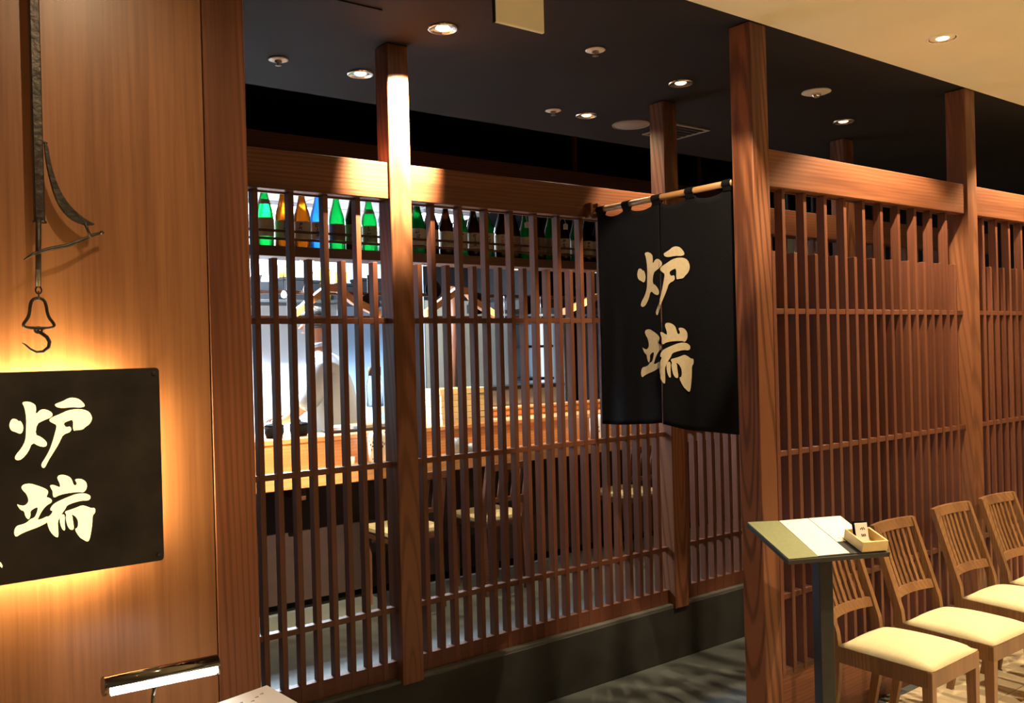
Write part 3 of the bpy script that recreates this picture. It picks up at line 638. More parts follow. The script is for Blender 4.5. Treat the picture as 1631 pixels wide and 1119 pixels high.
for nm, lo, hi in (('side', (bx0, by0, 0.0035), (bx1, by0 + 0.007, bh)), ('side', (bx0, by1 - 0.007, 0.0035), (bx1, by1, bh)), ('side', (bx0, by0 + 0.007, 0.0035), (bx0 + 0.007, by1 - 0.007, bh)), ('side', (bx1 - 0.007, by0 + 0.007, 0.0035), (bx1, by1 - 0.007, bh)), ('bottom', (bx0 + 0.007, by0 + 0.007, 0.0035), (bx1 - 0.007, by1 - 0.007, 0.008))):
    box(nm, lo, hi, 'box_wood', b1, bev=0.001)
def card(name, label, u0_, u1_, v0_, lean, top, m, parent_kind='card'):
    c_ = flat_thing(name, label, parent_kind)
    bm = bmesh.new(); add_prism(bm, [(u0_, 0), (u1_, 0), (u1_, top), (u0_, top)], 0.0015, lambda u, v, w_: (u, v0_ + w_ + v * math.sin(lean), 0.009 + v * math.cos(lean)))
    obj('sheet', bm, m, c_)
    return c_
c1 = card('business_card', 'white card with black lettering standing in the wooden box', 0.288, 0.335, 0.055, 0.45, 0.072, 'paper')
for zc, pts in ((0.050, [(-6, 2), (-2, 5), (0, 0), (3, 6), (6, 1)]), (0.030, [(-5, 3), (-4, -3), (0, 2), (1, -3), (5, 3), (6, -2)])):
    bm = bmesh.new()
    for a, b in pts:
        uc, vc = 0.315 + a * 0.0012, zc + b * 0.0008
        add_prism(bm, [(uc - 0.002, vc - 0.0015), (uc + 0.002, vc - 0.001), (uc + 0.0015, vc + 0.0035), (uc - 0.001, vc + 0.003)], 0.0004, lambda u, v, w_: (u, 0.0545 - w_ + v * math.sin(0.45), 0.009 + v * math.cos(0.45)))
    obj('printed_lettering', bm, 'ink', c1)
card('business_card', 'dark card behind the white card in the wooden box', 0.283, 0.338, 0.066, 0.42, 0.074, 'black_plastic')

# ------------------------------------------------------------------ reading lamp and menu sheet at lower left
LA, LB = Vector((0.418, 1.95, 0.945)), Vector((0.648, 1.95, 0.938))
t = thing('picture_lamp', 'chrome tube lamp shining on the menu sheet at lower left', 'lamp', (0.53, 1.95, 0.0))
ax = (LB - LA).normalized(); upv = Vector((0, 0, 1)); sd = ax.cross(upv).normalized(); rr = 0.0195
def arc_shell(name, a0, a1, r0, r1, m, x0_=0.0, x1_=1.0):
    bm = bmesh.new(); n = 18; R = []
    for e in (x0_, x1_):
        c0 = LA.lerp(LB, e) - Vector((0.53, 1.95, 0))
        for rad in (r0, r1):
            R.append([bm.verts.new(c0 + sd * rad * math.cos(math.radians(a0 + (a1 - a0) * k / n)) + upv * rad * math.sin(math.radians(a0 + (a1 - a0) * k / n))) for k in range(n + 1)])
    for k in range(n):
        for A, B in ((R[0], R[2]), (R[1], R[3]), (R[0], R[1]), (R[2], R[3])): bm.faces.new((A[k], A[k + 1], B[k + 1], B[k]))
    for k in (0, n): bm.faces.new((R[0][k], R[1][k], R[3][k], R[2][k]))
    return obj(name, bm, m, t, smooth=True)
arc_shell('shade', 2, 205, rr, rr - 0.0025, 'chrome')
e0 = LA - Vector((0.53, 1.95, 0)); e1 = LB - Vector((0.53, 1.95, 0))
tube('lamp_tube', [e0 + ax * 0.012 - upv * 0.010 + sd * 0.006, e1 - ax * 0.006 - upv * 0.010 + sd * 0.006], 0.0095, 'tube_on', t, 12)
bm = bmesh.new(); add_ring_tube(bm, [e0 - ax * 0.002, e0 + ax * 0.003], rr, 20); obj('end_cap', bm, 'chrome', t)
bm = bmesh.new(); add_ring_tube(bm, [e1 - ax * 0.003 - upv * 0.010, e1 + ax * 0.001 - upv * 0.010], rr * 0.75, 20); obj('end_cap', bm, 'chrome', t)
tube('arm', [(e0 + e1) / 2 - upv * 0.012 - ax * 0.01 + Vector((0, 0.012, 0)), (e0 + e1) / 2 + Vector((-0.012, 0.030, -0.05)), (e0 + e1) / 2 + Vector((-0.02, 0.03, -0.20)), Vector((-0.03, 0.10, 0.0))], 0.0045, 'chrome', t, 8)
lathe('foot', [(0.002, 0), (0.06, 0), (0.06, 0.008), (0.02, 0.014), (0.002, 0.014)], 'black_metal', t, 24, (-0.03, 0.10, 0))
# paper on its stand
pt = Vector((0.771, 1.985, 0.85)); pa = Vector((-0.118, -0.028, 0)).normalized(); pd = Vector((-0.02, -0.105, -0.012)); pd = (pd - pa * pd.dot(pa)).normalized()
pn = pd.cross(pa).normalized(); pn = pn if pn.z > 0 else -pn
Mp = Matrix(((pa.x, pd.x, pn.x, pt.x), (pa.y, pd.y, pn.y, pt.y), (pa.z, pd.z, pn.z, pt.z), (0, 0, 0, 1)))
t = thing('menu_sheet', 'white sheet corner lit by the chrome lamp at bottom left', 'paper'); t.matrix_world = Mp
bm = bmesh.new(); add_prism(bm, [(0, 0), (0.297, 0), (0.297, 0.21), (0, 0.21)], 0.001, lambda u, v, w_: (u, v, w_)); obj('page', bm, 'paper', t)
for k, (u, v) in enumerate(((0.028, 0.024), (0.045, 0.03), (0.062, 0.04), (0.085, 0.03))):
    bm = bmesh.new(); add_prism(bm, [(u, v), (u + 0.009, v + 0.002), (u + 0.010, v + 0.004), (u + 0.001, v + 0.006)], 0.0003, lambda a, b, w_: (a, b, 0.001 + w_)); obj('printed_mark', bm, 'grey_ink', t)
t = thing('reading_stand', 'black board on a post carrying the menu sheet at lower left', 'stand', (0.66, 1.86, 0))
Ti = Matrix.Translation((-0.66, -1.86, 0))
bm = bmesh.new(); add_box(bm, (-0.003, 0.003, -0.012), (0.30, 0.213, -0.001), 0.001); bmesh.ops.transform(bm, matrix=Ti @ Mp, verts=bm.verts); obj('board', bm, 'black_metal', t)
bm = bmesh.new(); add_box(bm, (-0.02, -0.02, 0.01), (0.02, 0.02, 0.815), 0.002); obj('pole', bm, 'black_metal', t)
bm = bmesh.new(); add_box(bm, (-0.08, -0.09, 0), (0.08, 0.09, 0.01), 0.002); obj('base_plate', bm, 'black_metal', t)

# ================================================================== dining room behind the lattice
# ---- bar counter
t = thing('bar_counter', 'long wooden bar counter with pale slab top behind the lattice', 'counter', (3.4, 5.3, 0))
def P(name, lo, hi, m, par=None, bev=0.002):
    o = box(name, lo, hi, m, par or t, bev); o.location -= (par or t).location; return o
P('slab_top', (0.9, 5.0, 0.815), (6.9, 5.36, 0.888), 'counter_wood', bev=0.004)
P('front_panel', (0.9, 5.33, 0.06), (6.9, 5.36, 0.815), 'counter_panel')
P('kick_board', (0.9, 5.37, 0), (6.9, 5.40, 0.06), 'black_plastic')
P('riser', (0.9, 5.34, 0.888), (6.9, 5.37, 1.050), 'counter_wood')
P('upper_ledge', (0.9, 5.325, 1.050), (6.9, 5.62, 1.082), 'counter_wood', bev=0.004)
for k in range(7): P('bracket', (1.4 + k * 0.8, 5.06, 0.735), (1.44 + k * 0.8, 5.33, 0.815), 'dark_wood')
# ---- raised kitchen floor, back walls and ceiling
struct(box('floor', (0.84, 5.62, 0), (6.9, 7.4, 0.10), 'ceramic_grey', bev=0))
struct(box('ceiling', (0.84, 5.14, 2.74), (4.35, 7.4, 2.80), 'white_ceiling', bev=0))
for k, x in enumerate((1.9, 2.8, 3.7)): struct(box('trim_5', (x, 5.16, 2.7385), (x + 0.008, 7.4, 2.7405), 'fitting_grey', bev=0))
for k, y in enumerate((5.8, 6.4, 7.0)): struct(box('trim_6', (0.84, y, 2.7385), (4.35, y + 0.008, 2.7405), 'fitting_grey', bev=0))
struct(box('ceiling', (4.35, 5.14, 2.74), (6.9, 7.4, 2.80), 'black_ceiling', bev=0))
WPAN = [(0.84, 3.62, 'kitchen_white', 0, 2.74), (3.64, 4.26, 'kitchen_blue', 0, 2.74), (4.28, 4.50, 'kitchen_blue', 0, 2.45), (4.51, 4.80, 'plaster_beige', 0, 2.1), (4.95, 5.24, 'plaster_beige', 0, 2.1), (6.55, 6.68, 'kitchen_blue', 0, 2.1), (6.76, 6.9, 'kitchen_blue', 0, 2.1)]
for x0, x1, m, z0, z1 in WPAN: struct(box('wall_back', (x0, 7.34, z0), (x1, 7.4, z1), m, bev=0.002))
struct(box('wall_right', (4.20, 6.95, 0), (4.26, 7.34, 2.74), 'kitchen_blue', bev=0.002))  # added partition, keeps the kitchen panel light off the back wall beyond it
# ---- kitchen ceiling light panels
for x, y, sx, sy, nm in ((2.35, 6.55, 1.1, 0.5, 'large glowing light panel in the white kitchen ceiling'), (4.02, 6.3, 0.5, 0.4, 'glowing light panel over the right end of the kitchen')):
    t = thing('light_panel', nm, 'ceiling light', (x, y, 2.74), 0, 'kitchen light panels')
    P('diffuser', (x - sx / 2, y - sy / 2, 2.716), (x + sx / 2, y + sy / 2, 2.722), 'panel_on', t, 0)
    for a, b in (((-sx / 2 - .02, -sy / 2 - .02), (sx / 2 + .02, -sy / 2)), ((-sx / 2 - .02, sy / 2), (sx / 2 + .02, sy / 2 + .02)), ((-sx / 2 - .02, -sy / 2), (-sx / 2, sy / 2)), ((sx / 2, -sy / 2), (sx / 2 + .02, sy / 2))):
        P('frame', (x + a[0], y + a[1], 2.712), (x + b[0], y + b[1], 2.74), 'steel', t, 0)
# warm lamps over the counter (recessed in the canopy)
for x, y, lab in ((2.3, 5.085, 'left'), (3.1, 5.085, 'second'), (3.9, 5.085, 'third'), (4.7, 5.085, 'right')):
    downlight(x, y, 'small warm counter lamp under the bottle shelf, ' + {'left': 'over the chef', 'second': 'over the patterned vase', 'third': 'over the pale box stack', 'right': 'over the patterned box'}[lab], 55, r=0.04, size=76, zc=2.177, aim=(x, 5.40, 0.9), blend=0.5)
# ---- canopy with the bottle shelf
t = thing('bottle_shelf', 'dark wooden hanging shelf for tall bottles above the bar', 'shelf', (3.4, 5.0, 2.2))
P('shelf_board', (0.9, 4.93, 2.178), (6.4, 5.14, 2.238), 'dark_wood')
P('fascia', (0.9, 4.98, 2.70), (6.4, 5.06, 2.905), 'dark_wood')
for z in (2.272, 2.318): P('guard_rail', (0.9, 4.93, z), (6.4, 4.942, z + 0.014), 'dark_wood', bev=0.001)
for x in (1.6, 3.05, 4.5, 5.9):
    P('hanger', (x - 0.015, 5.10, 2.238), (x + 0.015, 5.13, 3.25), 'dark_wood')
# ---- bottles
BP = [(0.001, 0), (0.046, 0), (0.0515, 0.006), (0.0515, 0.165), (0.0500, 0.185), (0.0440, 0.215), (0.0350, 0.245), (0.0265, 0.275), (0.0200, 0.305), (0.0165, 0.335), (0.0155, 0.375)]
bm = bmesh.new(); add_lathe(bm, BP, 20); bottle_me = to_mesh(bm, 'bottle', True)
bm = bmesh.new(); add_lathe(bm, [(0.0155, 0.372), (0.0185, 0.374), (0.0185, 0.398), (0.016, 0.402), (0.001, 0.402)], 14); cap_me = to_mesh(bm, 'cap', True)
def wrap(r, a0, a1, z0, z1, r1=None, n=10, cone=False):
    bm = bmesh.new(); lo = []; hi = []
    for k in range(n + 1):
        a = math.radians(a0 + (a1 - a0) * k / n)
        lo.append(bm.verts.new((r * math.cos(a), r * math.sin(a), z0))); rr_ = r1 or r; hi.append(bm.verts.new((rr_ * math.cos(a), rr_ * math.sin(a), z1)))
    for k in range(n): bm.faces.new((lo[k], lo[k + 1], hi[k + 1], hi[k]))
    return bm
label_me = to_mesh(wrap(0.0522, 150, 330, 0.055, 0.160), 'label', True)
neck_me = to_mesh(wrap(0.0385, 150, 330, 0.238, 0.266, 0.0300), 'neck_label', True)
def lettering(seed, n=3):
    rnd = random.Random(seed); bm = bmesh.new()
    for j in range(n):
        zc = 0.140 - j * 0.030
        for k in range(5):
            a = math.radians(248 + rnd.uniform(-12, 12)); z = zc + rnd.uniform(-0.010, 0.010)
            if rnd.random() < 0.55: da, dz = rnd.uniform(0.10, 0.22), 0.0022
            else: da, dz = 0.03, rnd.uniform(0.006, 0.012)
            q = [(a - da, z - dz), (a + da, z - dz + 0.001), (a + da, z + dz + 0.001), (a - da, z + dz)]
            bm.faces.new([bm.verts.new((0.0527 * math.cos(p), 0.0527 * math.sin(p), zz)) for p, zz in q])
    return to_mesh(bm, 'printed_lettering')
let_mes = [lettering(s, 2 + s % 2) for s in range(5)]
def mesh_with(me, m):
    c_ = me.copy(); c_.materials.clear(); c_.materials.append(MATS[m]); return c_
CACHE = {}
def cached(me, m):
    k = (me.name, m)
    if k not in CACHE: CACHE[k] = mesh_with(me, m)
    return CACHE[k]
kinds = [('glass_green', 'label_cream', 'gold_print', 1), ('glass_amber', 'label_cream', 'ink', 0), ('glass_amber', 'label_cream', 'ink', 0), ('glass_blue', 'ceramic_white', 'ink', 0),
 ('glass_green', 'label_brown', 'red_print', 0), ('glass_brown', 'label_brown', 'ink', 0), ('glass_green', 'label_green', 'ink', 1), ('glass_clear', 'ceramic_white', 'ink', 0),
 ('glass_clear', 'label_cream', 'ink', 0), ('glass_dkgreen', 'label_cream', 'ink', 0), ('glass_brown', 'label_cream', 'ink', 0), ('glass_brown', 'label_cream', 'gold_print', 0), ('glass_dkgreen', 'label_cream', 'ink', 0),
 ('glass_brown', 'label_cream', 'ink', 0), ('glass_dkgreen', 'label_cream', 'ink', 0), ('glass_brown', 'label_cream', 'red_print', 0), ('glass_brown', 'label_brown', 'ink', 0), ('glass_dkgreen', 'label_cream', 'gold_print', 2),
 ('glass_brown', 'label_brown', 'ink', 0), ('glass_dkgreen', 'label_brown', 'red_print', 2), ('glass_brown', 'label_cream', 'ink', 2), ('glass_dkgreen', 'label_cream', 'gold_print', 2), ('glass_brown', 'label_cream', 'ink', 0), ('glass_brown', 'label_cream', 'ink', 0)]
cname = {'glass_green': 'bright green', 'glass_dkgreen': 'dark green', 'glass_amber': 'amber', 'glass_brown': 'dark brown', 'glass_blue': 'blue', 'glass_clear': 'clear'}
ORD = ['leftmost', 'second', 'third', 'fourth', 'fifth', 'sixth', 'seventh', 'eighth', 'ninth', 'tenth', 'eleventh', 'twelfth', 'thirteenth', 'fourteenth', 'fifteenth', 'sixteenth', 'seventeenth', 'eighteenth', 'nineteenth', 'twentieth', 'twenty-first', 'twenty-second', 'twenty-third', 'twenty-fourth']
for i, (g_, lb, ink, ex) in enumerate(kinds):
    nth = ORD[i] + ('' if i == 0 else ' from the left')
    t = thing('sake_bottle', 'tall %s bottle, %s on the shelf above the bar' % (cname[g_], nth), 'bottle', (2.012 + i * 0.1135 + random.uniform(-.004, .004), 5.02 + random.uniform(-.01, .01), 2.239), random.uniform(-0.35, 0.25), 'tall bottles on the shelf above the bar')
    sc_ = random.uniform(0.97, 1.03)
    t.scale = (1, 1, sc_)
    link('glass_body', cached(bottle_me, g_), None, t)
    link('cap', cached(cap_me, 'cap_metal'), None, t)
    l_ = link('label', cached(label_me, lb), None, t)
    link('printed_lettering', cached(let_mes[i % 5], ink), None, l_)
    if ex == 1: link('neck_label', cached(neck_me, lb), None, t)
    if ex == 2:
        bm = bmesh.new(); add_prism(bm, [(-0.018, 0), (0.018, 0), (0.020, 0.035), (0, 0.046), (-0.020, 0.035)], 0.001, lambda u, v, w_: (u - 0.004, -0.046 - v * 0.05 - w_, 0.225 + v)); obj('hang_tag', bm, 'label_cream', t)
        tube('tag_string', [(-0.004, -0.047, 0.27), (-0.006, -0.03, 0.31), (0.0, -0.018, 0.345)], 0.0012, 'label_cream', t, 5)
# ---- gabled wooden frames hanging under the shelf
def gable(pts, label, yc=5.3, dep=0.05):
    x_ = (pts[0][0] + pts[-1][0]) / 2
    t = thing('gable_frame', label, 'wooden frame', (x_, yc, pts[0][1]), 0, 'peaked wooden frames under the bottle shelf')
    for (xa, za), (xb, zb) in zip(pts, pts[1:]):
        bm = bmesh.new(); hh = 0.05
        add_prism(bm, [(xa, za - hh / 2), (xb, zb - hh / 2), (xb, zb + hh / 2), (xa, za + hh / 2)], dep, lambda u, v, w_: (u - x_, w_ - dep / 2, v - pts[0][1])); obj('rafter', bm, 'counter_wood', t)
    ax_, az_ = max(pts, key=lambda p: p[1])
    tube('hanging_cord', [(ax_ - x_, 0, az_ - pts[0][1]), (ax_ - x_, 0, 2.742 - pts[0][1])], 0.004, 'black_metal', t, 6)
gable([(2.31, 1.87), (2.525, 2.03), (2.60, 2.03), (2.70, 1.955), (2.90, 1.865)], 'peaked wooden frame above the chef under the bottle shelf')
gable([(3.26, 1.87), (3.52, 2.03), (3.60, 2.03), (3.68, 1.95), (3.85, 1.86)], 'peaked wooden frame right of the lamp-lit post under the bottle shelf')
gable([(4.52, 1.89), (4.86, 2.01), (4.95, 2.00), (5.2, 1.87)], 'peaked wooden frame next to the black curtain under the bottle shelf')
# ---- dark pot rack with hanging things
t = thing('pot_rack', 'dark wooden rack of two bars hanging behind the bar', 'rack', (3.6, 5.75, 2.0))
for z in (1.85, 2.02): P('bar', (2.0, 5.74, z), (6.2, 5.77, z + 0.025), 'dark_wood', t)
for x in (2.45, 3.4, 4.35, 5.3): P('upright', (x, 5.745, 1.83), (x + 0.025, 5.765, 2.74), 'dark_wood', t)
# hanging items: black pots, ladles
def pan(x, z, r_, label):
    t = thing('frying_pan', label, 'pan', (x, 5.73, z), 0, 'black pans on the dark rack')
    bm = bmesh.new(); add_lathe(bm, [(0.002, 0), (r_ * 0.8, 0), (r_, 0.03), (r_ * 0.97, 0.03), (r_ * 0.78, 0.006), (0.002, 0.006)], 20); obj('bowl', bm, 'black_plastic', t, (0, 0, 0), (math.radians(90), 0, 0), True)
    bm = bmesh.new(); add_box(bm, (-0.009, -0.012, r_ * 0.95), (0.009, -0.004, r_ + 0.13), 0.002); obj('handle', bm, 'black_metal', t)
pan(3.05, 1.96, 0.075, 'small black pan on the rack left of the lamp-lit post')
pan(3.58, 2.07, 0.07, 'black pan hanging above the second peaked frame')
pan(3.98, 1.97, 0.085, 'black pan hanging right of the second peaked frame')
pan(4.47, 1.96, 0.075, 'small black pan hanging beside the wire ladles')
for i, (x, lab) in enumerate(((3.46, 'pale looped cable hanging right of the lamp-lit post'), (2.63, 'pale looped cable hanging above the chef'))):
    o = tube('looped_cable', [(x, 5.72, 2.17), (x - 0.05, 5.72, 2.13), (x - 0.075, 5.72, 2.05), (x - 0.05, 5.72, 1.98), (x + 0.02, 5.72, 1.91)], 0.006, 'ceramic_white', None, 8); tag(o, lab, 'cable')
for i, x in enumerate((4.25, 4.33, 4.62, 4.70, 4.78, 5.02)):
    t = thing('ladle', 'steel ladle on the dark rack, %s from the left' % ORD[i].replace('leftmost', 'first'), 'ladle', (x, 5.72, 1.88), 0, 'steel ladles on the rack')
    tube('handle', [(0, 0, 0.15), (0, 0, -0.02)], 0.004, 'steel', t, 6)
    lathe('scoop', [(0.002, -0.055), (0.022, -0.048), (0.034, -0.025), (0.032, -0.025), (0.02, -0.044), (0.002, -0.05)], 'steel', t, 14, (0.02, -0.02, 0))
# ---- glowing lantern and small bulbs at the left end
t = thing('glass_lantern', 'brightly glowing glass lantern under the left end of the shelf', 'lamp', (2.25, 5.6, 2.09))
lathe('globe', [(0.002, 0.035), (0.030, 0.035), (0.030, 0.050), (0.040, 0.070), (0.042, 0.130), (0.036, 0.160), (0.002, 0.165)], 'lantern_on', t, 20)
lathe('foot', [(0.002, 0.0), (0.038, 0.0), (0.036, 0.02), (0.028, 0.036), (0.002, 0.036)], 'lantern_on', t, 20)
tube('cord', [(0, 0, 0.165), (0, 0, 0.65)], 0.004, 'black_metal', t, 6)
for x, z, lab in ((2.158, 2.21, 'small glowing bulb at the edge of the wooden wall'), (2.362, 2.005, 'small glowing bulb beside the glass lantern'), (2.112, 1.90, 'low glowing bulb at the edge of the wooden wall')):
    t = thing('bulb_lamp', lab, 'lamp', (x, 5.6, z), 0, 'small glowing bulbs')
    lathe('bulb', [(0.001, -0.022), (0.014, -0.018), (0.020, -0.004), (0.016, 0.012), (0.007, 0.024), (0.001, 0.025)], 'lantern_on', t, 14)
    tube('cord', [(0, 0, 0.024), (0, 0, 2.74 - z)], 0.003, 'black_metal', t, 6)
# ---- back shelf with yellow tubs and black crates
t = thing('wall_shelf', 'steel wall shelf with yellow tubs behind the chef', 'shelf', (3.1, 7.1, 2.05))
P('board', (2.5, 6.9, 2.035), (4.19, 7.34, 2.06), 'black_metal', t)
for x in (2.6, 3.4, 4.15): P('bracket', (x, 6.95, 1.90), (x + 0.02, 7.34, 2.035), 'steel', t)
for i, (x, z, w_, h_, m, nm, lab) in enumerate(((2.80, 2.062, 0.13, 0.20, 'black_plastic', 'crate', 'black crate under a yellow tub, nearest the glowing lantern'), (3.04, 2.062, 0.18, 0.19, 'black_plastic', 'crate', 'speckled black crate in the middle of the wall shelf'), (3.52, 2.062, 0.2, 0.15, 'black_plastic', 'crate', 'black crate at the right of the wall shelf'), (3.22, 2.062, 0.10, 0.17, 'black_plastic', 'crate', 'narrow black crate right of the speckled crate'), (3.75, 2.062, 0.2, 0.2, 'black_plastic', 'crate', 'tall black crate near the right end of the wall shelf'), (3.99, 2.062, 0.2, 0.17, 'black_plastic', 'crate', 'last black crate at the right end of the wall shelf'))):
    t = thing(nm, lab, 'crate', (x, 7.08, z), 0, 'black crates on the wall shelf')
    bm = bmesh.new(); add_box(bm, (-w_ / 2, -0.1, 0), (w_ / 2, 0.1, h_), 0.006); obj('bin', bm, m, t)
    bm = bmesh.new(); add_box(bm, (-w_ / 2 - 0.005, -0.105, h_ - 0.025), (w_ / 2 + 0.005, 0.105, h_), 0.003); obj('rim', bm, m, t)
for x, z, lab in ((2.86, 2.264, 'yellow tub above the left black crate'), (3.345, 2.062, 'tall yellow tub between the black crates'), (3.50, 2.214, 'yellow tub on the right black crate'), (2.99, 2.254, 'small yellow tub on the speckled crate')):
    t = thing('yellow_tub', lab, 'tub', (x, 7.06, z), 0, 'yellow tubs on the wall shelf')
    hh = 0.11 if z > 2.1 else 0.28
    lathe('tub', [(0.002, 0), (0.048, 0), (0.055, hh - 0.02), (0.002, hh - 0.02)], 'yellow', t, 18)
    lathe('lid', [(0.002, hh - 0.02), (0.058, hh - 0.02), (0.058, hh), (0.002, hh)], 'ceramic_white', t, 18)
# ---- fridge with shelves right of the post, log pillar, doorway
t = thing('display_fridge', 'tall glass-front fridge with dark shelves behind the bar', 'fridge', (5.57, 7.1, 0.10))
P('back', (5.26, 7.28, 0.10), (5.88, 7.33, 2.02), 'kitchen_blue', t)
mat('fridge_glow', (1, 1, 1, 1), 0.4, noise=0.01, emit=(0.75, 0.9, 1.0, 1), estr=1.0)
for x in (5.29, 5.755): P('light_strip', (x, 7.20, 0.3), (x + 0.09, 7.28, 1.98), 'fridge_glow', t)
for x in (5.23, 5.86): P('side', (x, 6.9, 0.10), (x + 0.03, 7.33, 2.02), 'steel', t)
for z in (0.10, 1.30, 1.62, 1.86, 2.0): P('shelf', (5.40, 6.92, z), (5.74, 7.28, z + 0.025), 'black_metal', t)
o = tube('log_pillar', [(4.52, 6.9, 0.09), (4.545, 6.9, 0.9), (4.51, 6.9, 1.3), (4.54, 6.9, 1.7), (4.52, 6.9, 2.2)], [0.04, 0.035, 0.042, 0.034, 0.038], 'cedar_z', None, 10); tag(o, 'crooked natural log pillar right of the lamp-lit post', 'pillar')
t = thing('exhaust_hood', 'large dark exhaust hood over the grill behind the bar', 'hood', (5.4, 6.5, 1.95))
bm = bmesh.new()
lo_ = [(-0.72, -0.62), (1.1, -0.62), (1.1, 0.36), (-0.72, 0.36)]; hi_ = [(-0.55, -0.40), (1.1, -0.40), (1.1, 0.36), (-0.55, 0.36)]
A_ = [bm.verts.new((x, y, 0.08)) for x, y in lo_]; B_ = [bm.verts.new((x, y, 0.79)) for x, y in hi_]
for k in range(4): bm.faces.new((A_[k], A_[(k + 1) % 4], B_[(k + 1) % 4], B_[k]))
bm.faces.new(A_); bm.faces.new(B_); obj('canopy', bm, 'black_plastic', t)
P('skirt', (4.67, 5.87, 1.95), (6.51, 6.87, 2.03), 'black_metal', t)
# ---- things on the ledge and the counter
t = thing('box_stack_bin', 'pale box', 'box'); bpy.data.objects.remove(t)
zz = 1.083
for i in range(6):
    hh = 0.043
    t = thing('wooden_tray', 'pale wooden tray in the stack on the bar ledge, %s' % ('lowest', 'second from bottom', 'third from bottom', 'fourth from bottom', 'fifth from bottom', 'topmost')[i], 'tray', (3.60, 5.47, zz), random.uniform(-.03, .03), 'stacked pale wooden trays')
    for lo, hi in (((-0.2, -0.12, 0), (0.2, -0.108, hh - 0.003)), ((-0.2, 0.108, 0), (0.2, 0.12, hh - 0.003)), ((-0.2, -0.108, 0), (-0.188, 0.108, hh - 0.003)), ((0.188, -0.108, 0), (0.2, 0.108, hh - 0.003))): box('side', lo, hi, 'pale_wood', t, 0.001)
    box('bottom', (-0.188, -0.108, 0), (0.188, 0.108, 0.008), 'pale_wood', t, 0)
    zz += hh
t = thing('brick_hearth', 'low orange brick hearth wall behind the bar ledge', 'hearth', (4.5, 5.72, 0.9))
P('core', (3.92, 5.665, 0.10), (5.4, 5.80, 1.118), 'dark_wall', t, 0)
for r_ in range(3):
    for k in range(8):
        x = 3.92 + k * 0.185 + (0.09 if r_ % 2 else 0)
        P('brick', (x + 0.003, 5.64, 1.0 + r_ * 0.046), (x + 0.180, 5.66, 1.0 + r_ * 0.046 + 0.042), 'orange_brick', t, 0.002)
P('coping', (3.91, 5.63, 1.138), (5.42, 5.81, 1.155), 'counter_wood', t)
t = thing('steel_grill', 'long steel grill trough with dark rim behind the brick hearth', 'grill', (4.45, 5.95, 1.1))
P('trough', (3.98, 5.86, 1.02), (4.95, 6.08, 1.29), 'steel', t, 0.01)
P('rim', (3.96, 5.85, 1.29), (4.97, 6.09, 1.312), 'black_metal', t)
for x in (4.05, 4.85): P('leg', (x, 5.9, 0.10), (x + 0.04, 6.04, 1.02), 'black_metal', t)
def cup(x, y, z, r_, h_, m, lab, mouth='ink', name='cup'):
    t = thing(name, lab, 'cup' if name == 'cup' else name, (x, y, z))
    lathe('body', [(0.002, 0), (r_ * 0.75, 0), (r_, h_ * 0.3), (r_ * 1.02, h_), (r_ * 0.93, h_), (r_ * 0.9, h_ * 0.35), (0.002, h_ * 0.2)], m, t, 18)
    lathe('foot_ring', [(r_ * 0.5, -0.0), (r_ * 0.55, 0.004), (r_ * 0.78, 0.004), (r_ * 0.75, 0.0)], m, t, 18, cap=False)
    return t
cup(2.62, 5.22, 0.889, 0.026, 0.055, 'ceramic_white', 'small white cup on the counter in front of the chef')
cup(4.62, 5.22, 0.889, 0.026, 0.06, 'ceramic_white', 'small white cup on the counter near the patterned box')
cup(3.52, 5.15, 0.889, 0.05, 0.07, 'ceramic_grey', 'dark grey bowl on the counter below the pale trays', name='bowl')
cup(3.44, 5.22, 0.889, 0.055, 0.11, 'ceramic_grey', 'grey jar on the counter below the pale trays', name='jar')
o = box('serving_tray', (3.42, 5.03, 0.889), (3.74, 5.11, 0.900), 'dark_wood'); tag(o, 'dark flat serving tray lying on the counter edge', 'tray')
def patterned(name, x0, x1, y0, y1, z0, z1, lab, cat):
    t = thing(name, lab, cat, ((x0 + x1) / 2, (y0 + y1) / 2, z0))
    rx, h_ = (x1 - x0) / 2, z1 - z0
    lathe('body', [(0.002, 0), (rx * 0.9, 0), (rx, h_ * 0.1), (rx, h_ * 0.85), (rx * 0.8, h_), (0.002, h_)], 'ceramic_white', t, 20)
    rnd = random.Random(name); bm = bmesh.new()
    for k in range(46):
        a = math.radians(rnd.uniform(180, 360)); z = rnd.uniform(0.12, 0.82) * h_; s = rnd.uniform(0.05, 0.14); d = rnd.uniform(0.003, 0.012)
        q = [(a - s, z), (a, z - d), (a + s, z + d * .3), (a + s * .2, z + d)]
        bm.faces.new([bm.verts.new(((rx + 0.001) * math.cos(p), (rx + 0.001) * math.sin(p), v)) for p, v in q])
    obj('painted_pattern', bm, 'ink', t)
patterned('vase', 2.755, 2.875, 5.15, 5.29, 0.889, 1.09, 'white vase with dark painted pattern left of the lamp-lit post', 'vase')
patterned('jar', 4.68, 4.82, 5.12, 5.28, 0.889, 1.08, 'white jar with dark painted pattern beside the black curtain', 'jar')
